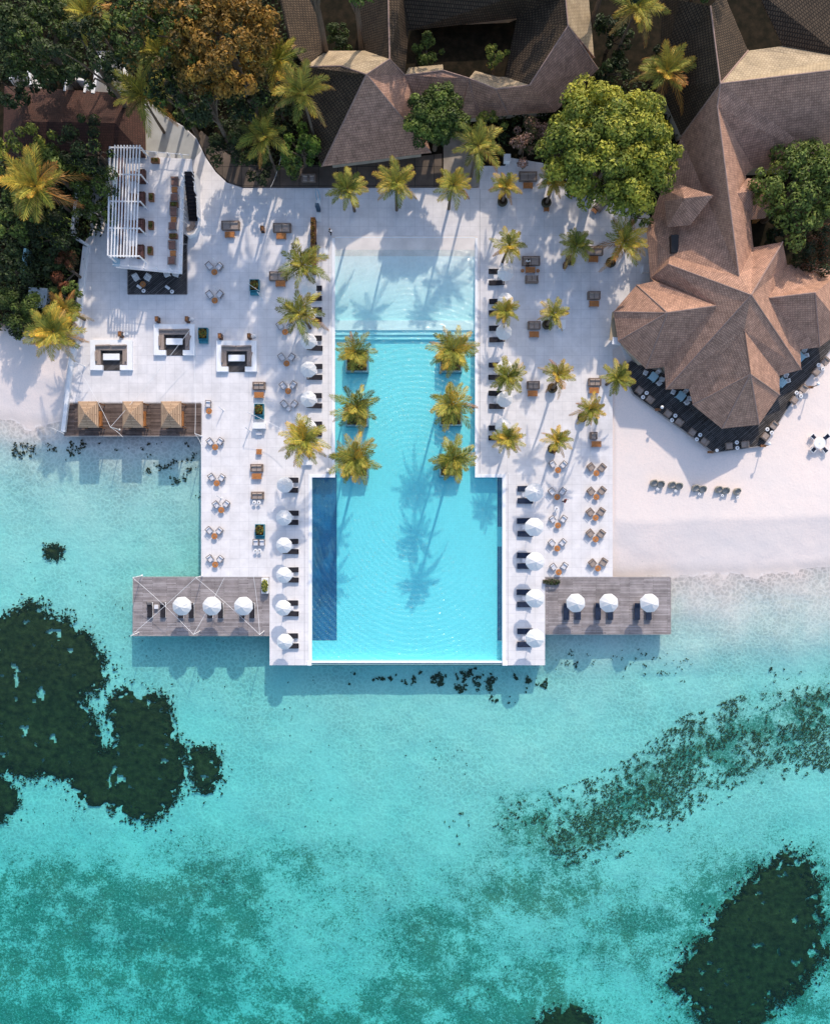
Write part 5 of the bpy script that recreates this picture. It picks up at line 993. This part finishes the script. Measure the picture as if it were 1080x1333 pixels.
def fringe(poly,label,n,r=14,size=.32):
    rnd=random.Random(n); V=[];F=[];C=[]; off=P(sum(p[0] for p in poly)/len(poly),sum(p[1] for p in poly)/len(poly)); pts=[]
    for _ in range(n):
        k=rnd.randrange(len(poly)); a=poly[k]; c=poly[(k+1)%len(poly)]; t=rnd.random(); q=rnd.gauss(0,1)*r*.55; an=rnd.uniform(0,6.28); pts.append((a[0]+(c[0]-a[0])*t+q*math.cos(an),a[1]+(c[1]-a[1])*t+q*math.sin(an)))
    arr=np.array(pts); X=(arr[:,0]-540)*.1031; Y=(666.5-arr[:,1])*.1031; G=ground_z(X,Y); k=fbm(X,Y,1.1,3)>.44
    for x,y,z in zip(X[k],Y[k],G[k]): leaf(V,F,C,Vector((x-off.x,y-off.y,z+.1+.2*rnd.random())),Vector((rnd.gauss(0,.3),rnd.gauss(0,.3),1)),size*rnd.uniform(.5,1.5),(.04*rnd.uniform(.6,1.6),.028,.011),rnd)
    o=link('seaweed',colmesh('seaweed',V,F,C,M_SGL)); o.location=off; tag(o,label,'seaweed',kind='stuff')
BIG=[(0,810),(28,795),(45,782),(62,800),(90,808),(105,825),(125,842),(137,862),(138,886),(128,897),(108,900),(106,914),(118,930),(126,952),(126,972),(133,983),(147,972),(149,950),(141,932),(143,912),(165,898),(185,905),(205,907),(218,917),(220,940),(224,965),(238,980),(240,1005),(232,1020),(226,1042),(213,1062),(185,1070),(165,1062),(150,1052),(120,1050),(100,1035),(90,1015),(65,1010),(35,1012),(14,1005)]
fringe(BIG,'ragged seaweed fringe round the large seagrass patch at lower left',5200)
fringe([(0,1012),(20,1032),(20,1052),(0,1072)],'ragged seaweed fringe round the patch at the left edge',350)
fringe([(243,990),(252,975),(275,976),(287,990),(288,1010),(275,1030),(262,1034),(252,1015)],'ragged seaweed fringe round the small round patch',900,12)
fringe([(62,714),(72,709),(82,714),(81,724),(70,728),(62,722)],'ragged seaweed fringe round the tiny clump in the bay',220,7)
fringe([(872,1282),(905,1240),(945,1185),(990,1138),(1022,1116),(1052,1125),(1062,1160),(1070,1205),(1072,1240),(1042,1290),(1010,1302),(992,1340),(930,1345),(910,1312)],'ragged seaweed fringe round the lower right patch',5200,22)
fringe([(690,1345),(710,1322),(745,1316),(770,1330),(770,1350)],'ragged seaweed fringe at the bottom edge',500)
scatter([(570,1070),(620,1035),(700,1035),(760,1015),(820,985),(880,935),(960,905),(1010,900),(1110,860),(1110,1000),(1000,1025),(900,1060),(860,1095),(790,1125),(720,1130),(640,1110),(590,1100)],75000,'loose dark seaweed band scattered diagonally across the sea at right',.20,.46,1.7,80,cols=((.09,.06,.02),(.05,.04,.015),(.13,.10,.04)))
scatter([(435,866),(640,866),(715,880),(715,915),(650,922),(560,900),(450,895)],5200,'dark seaweed flecks in the water under the lower pool edge',.36,.53,1.2,12)
scatter([(10,572),(60,566),(262,567),(262,650),(225,640),(150,605),(20,598)],6500,'dark seaweed flecks in the shallows below the cabana platform',.28,.53,1.3,12)
scatter([(715,830),(870,832),(1085,860),(1085,910),(900,900),(720,880)],5000,'few seaweed flecks around the right pier and beach shallows',.22,.64,1.6,20)
scatter([(0,700),(350,830),(500,900),(700,1000),(700,1333),(0,1333)],6000,'tiny seaweed specks strewn over the open sea bed',.18,.63,1.0,20)
# ---------------- people ----------------
def person(loc_,rz,label,pose,shirt,pants,hair):
    r=empty('person',loc_,rz,label,'person')
    if pose=='stand': J={'hip':(0,0,.95),'chest':(0,.02,1.25),'neck':(0,.0,1.48),'head':(0,.02,1.62),'top':(0,0,1.72)}; hz=.92
    else: J={'hip':(0,0,.55),'chest':(0,.05,.85),'neck':(0,.05,1.08),'head':(0,.02,1.22),'top':(0,0,1.32)}; hz=.52
    V=[];E=[];Rd=[];nm={}
    def add(n_,p,rad,par=None):
        nm[n_]=len(V); V.append(p); Rd.append(rad)
        if par: E.append((nm[par],nm[n_]))
    add('hip',J['hip'],.13); add('chest',J['chest'],.14,'hip'); add('neck',J['neck'],.055,'chest'); add('head',J['head'],.095,'neck'); add('top',J['top'],.07,'head')
    for s,sn in ((-1,'l'),(1,'r')):
        sh=(s*.2,J['neck'][1],J['neck'][2]-.08); add('sh'+sn,sh,.055,'chest')
        fw=-.12 if s==1 else .1
        if pose=='stand': el=(s*.27,fw*.5,sh[2]-.28); wr=(s*.27,fw-.16,sh[2]-.5)
        else: el=(s*.26,-.06,sh[2]-.27); wr=(s*.16,-.28,sh[2]-.36)
        add('el'+sn,el,.042,'sh'+sn); add('wr'+sn,wr,.03,'el'+sn); d=(Vector(wr)-Vector(el)).normalized(); pm=Vector(wr)+d*.08; add('pm'+sn,tuple(pm),.032,'wr'+sn)
        for f in range(4): add(f'f{sn}{f}',tuple(pm+d*(.07-.008*abs(f-1))+Vector((s*(f-1.5)*.018,-.01,-.015))),.009,'pm'+sn)
        add('th'+sn,tuple(Vector(wr)+d*.05+Vector((-s*.05,-.03,0))),.011,'wr'+sn)
        add('hp'+sn,(s*.1,0,hz-.03),.085,'hip')
        if pose=='stand': kn=(s*.11,-.12 if s==1 else .05,.5); an=(s*.11,.02 if s==1 else .22,.09)
        else: kn=(s*.13,-.42,.5); an=(s*.13,-.45,.1)
        add('kn'+sn,kn,.06,'hp'+sn); add('an'+sn,an,.04,'kn'+sn); add('to'+sn,(an[0],an[1]-.17,an[2]-.04),.035,'an'+sn)
    def skin(name,keys,m,grow,par):
        ids=[nm[k_] for k_ in keys]; mp={i:j for j,i in enumerate(ids)}; es=[(mp[a],mp[c]) for a,c in E if a in mp and c in mp]
        me=bpy.data.meshes.new(name); me.from_pydata([V[i] for i in ids],es,[]); o=link(name,me,par); md=o.modifiers.new('skin','SKIN')
        for j,i in enumerate(ids): sv=me.skin_vertices[0].data[j]; sv.radius=(Rd[i]+grow,)*2; sv.use_root=(j==0)
        md.use_smooth_shade=True; sb=o.modifiers.new('sub','SUBSURF'); sb.levels=1; sb.render_levels=1; me.materials.append(m); return o
    allk=list(nm); skin('body',allk,M_SKIN,0,r)
    skin('shirt',['chest','hip','shl','ell','shr','elr'],shirt,.022,r); skin('trousers',['hip','hpl','knl','anl','hpr','knr','anr'],pants,.02,r)
    q=J['head']; MB().lathe([(.11,-.04),(.125,.03),(.1,.1),(.04,.14)],n=12).build('hair',hair,r,True).location=(q[0],q[1]+.025,q[2]+.01)
M_HAIR=mat('dark_hair',(.015,.01,.008),.7,.1)
person(P(430,301,.9)*Vector((1,1,0)) if 0 else Vector((*P(430,301,.9).xy,0)),R(150),'person in white shirt and black trousers walking at the upper left pool corner','stand',M_WHITE,M_BLACK,M_HAIR)
person(Vector((*P(735,652,.9).xy,0)),R(70),'dark-haired person in red top walking between the right chair columns','stand',M_RED,M_BLACK,M_HAIR)
person(Vector((*P(686.5,341,.5).xy,0)),0,'person in white top sitting on the upper right sofa','sit',M_WHITE,M_BLACK,M_HAIR)
# veranda furniture
put('sofa_single',397,231,.5,0,'left orange chair on the veranda above the deck','armchair','orange veranda chairs'); put('sofa_single',406,231,.5,0,'right orange chair on the veranda above the deck','armchair','orange veranda chairs')
# ---------------- undergrowth in the gardens ----------------
def undergrowth(poly,n,label):
    rnd=random.Random(len(poly)+n); V=[];F=[];C=[]; xs=[p[0] for p in poly]; ys=[p[1] for p in poly]
    px=np.array([rnd.uniform(min(xs),max(xs)) for _ in range(n)]); py=np.array([rnd.uniform(min(ys),max(ys)) for _ in range(n)])
    k=in_poly(px,py,poly)>2; h=fbm(px,py,.08,2)
    for x,y,hh in zip(px[k],py[k],h[k]):
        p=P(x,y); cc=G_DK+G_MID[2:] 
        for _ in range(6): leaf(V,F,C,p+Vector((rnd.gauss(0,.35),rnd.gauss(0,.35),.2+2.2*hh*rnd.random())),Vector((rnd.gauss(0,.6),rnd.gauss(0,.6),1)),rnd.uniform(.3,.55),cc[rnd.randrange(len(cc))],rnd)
    tag(link('undergrowth',colmesh('undergrowth',V,F,C)),label,'undergrowth',kind='stuff')
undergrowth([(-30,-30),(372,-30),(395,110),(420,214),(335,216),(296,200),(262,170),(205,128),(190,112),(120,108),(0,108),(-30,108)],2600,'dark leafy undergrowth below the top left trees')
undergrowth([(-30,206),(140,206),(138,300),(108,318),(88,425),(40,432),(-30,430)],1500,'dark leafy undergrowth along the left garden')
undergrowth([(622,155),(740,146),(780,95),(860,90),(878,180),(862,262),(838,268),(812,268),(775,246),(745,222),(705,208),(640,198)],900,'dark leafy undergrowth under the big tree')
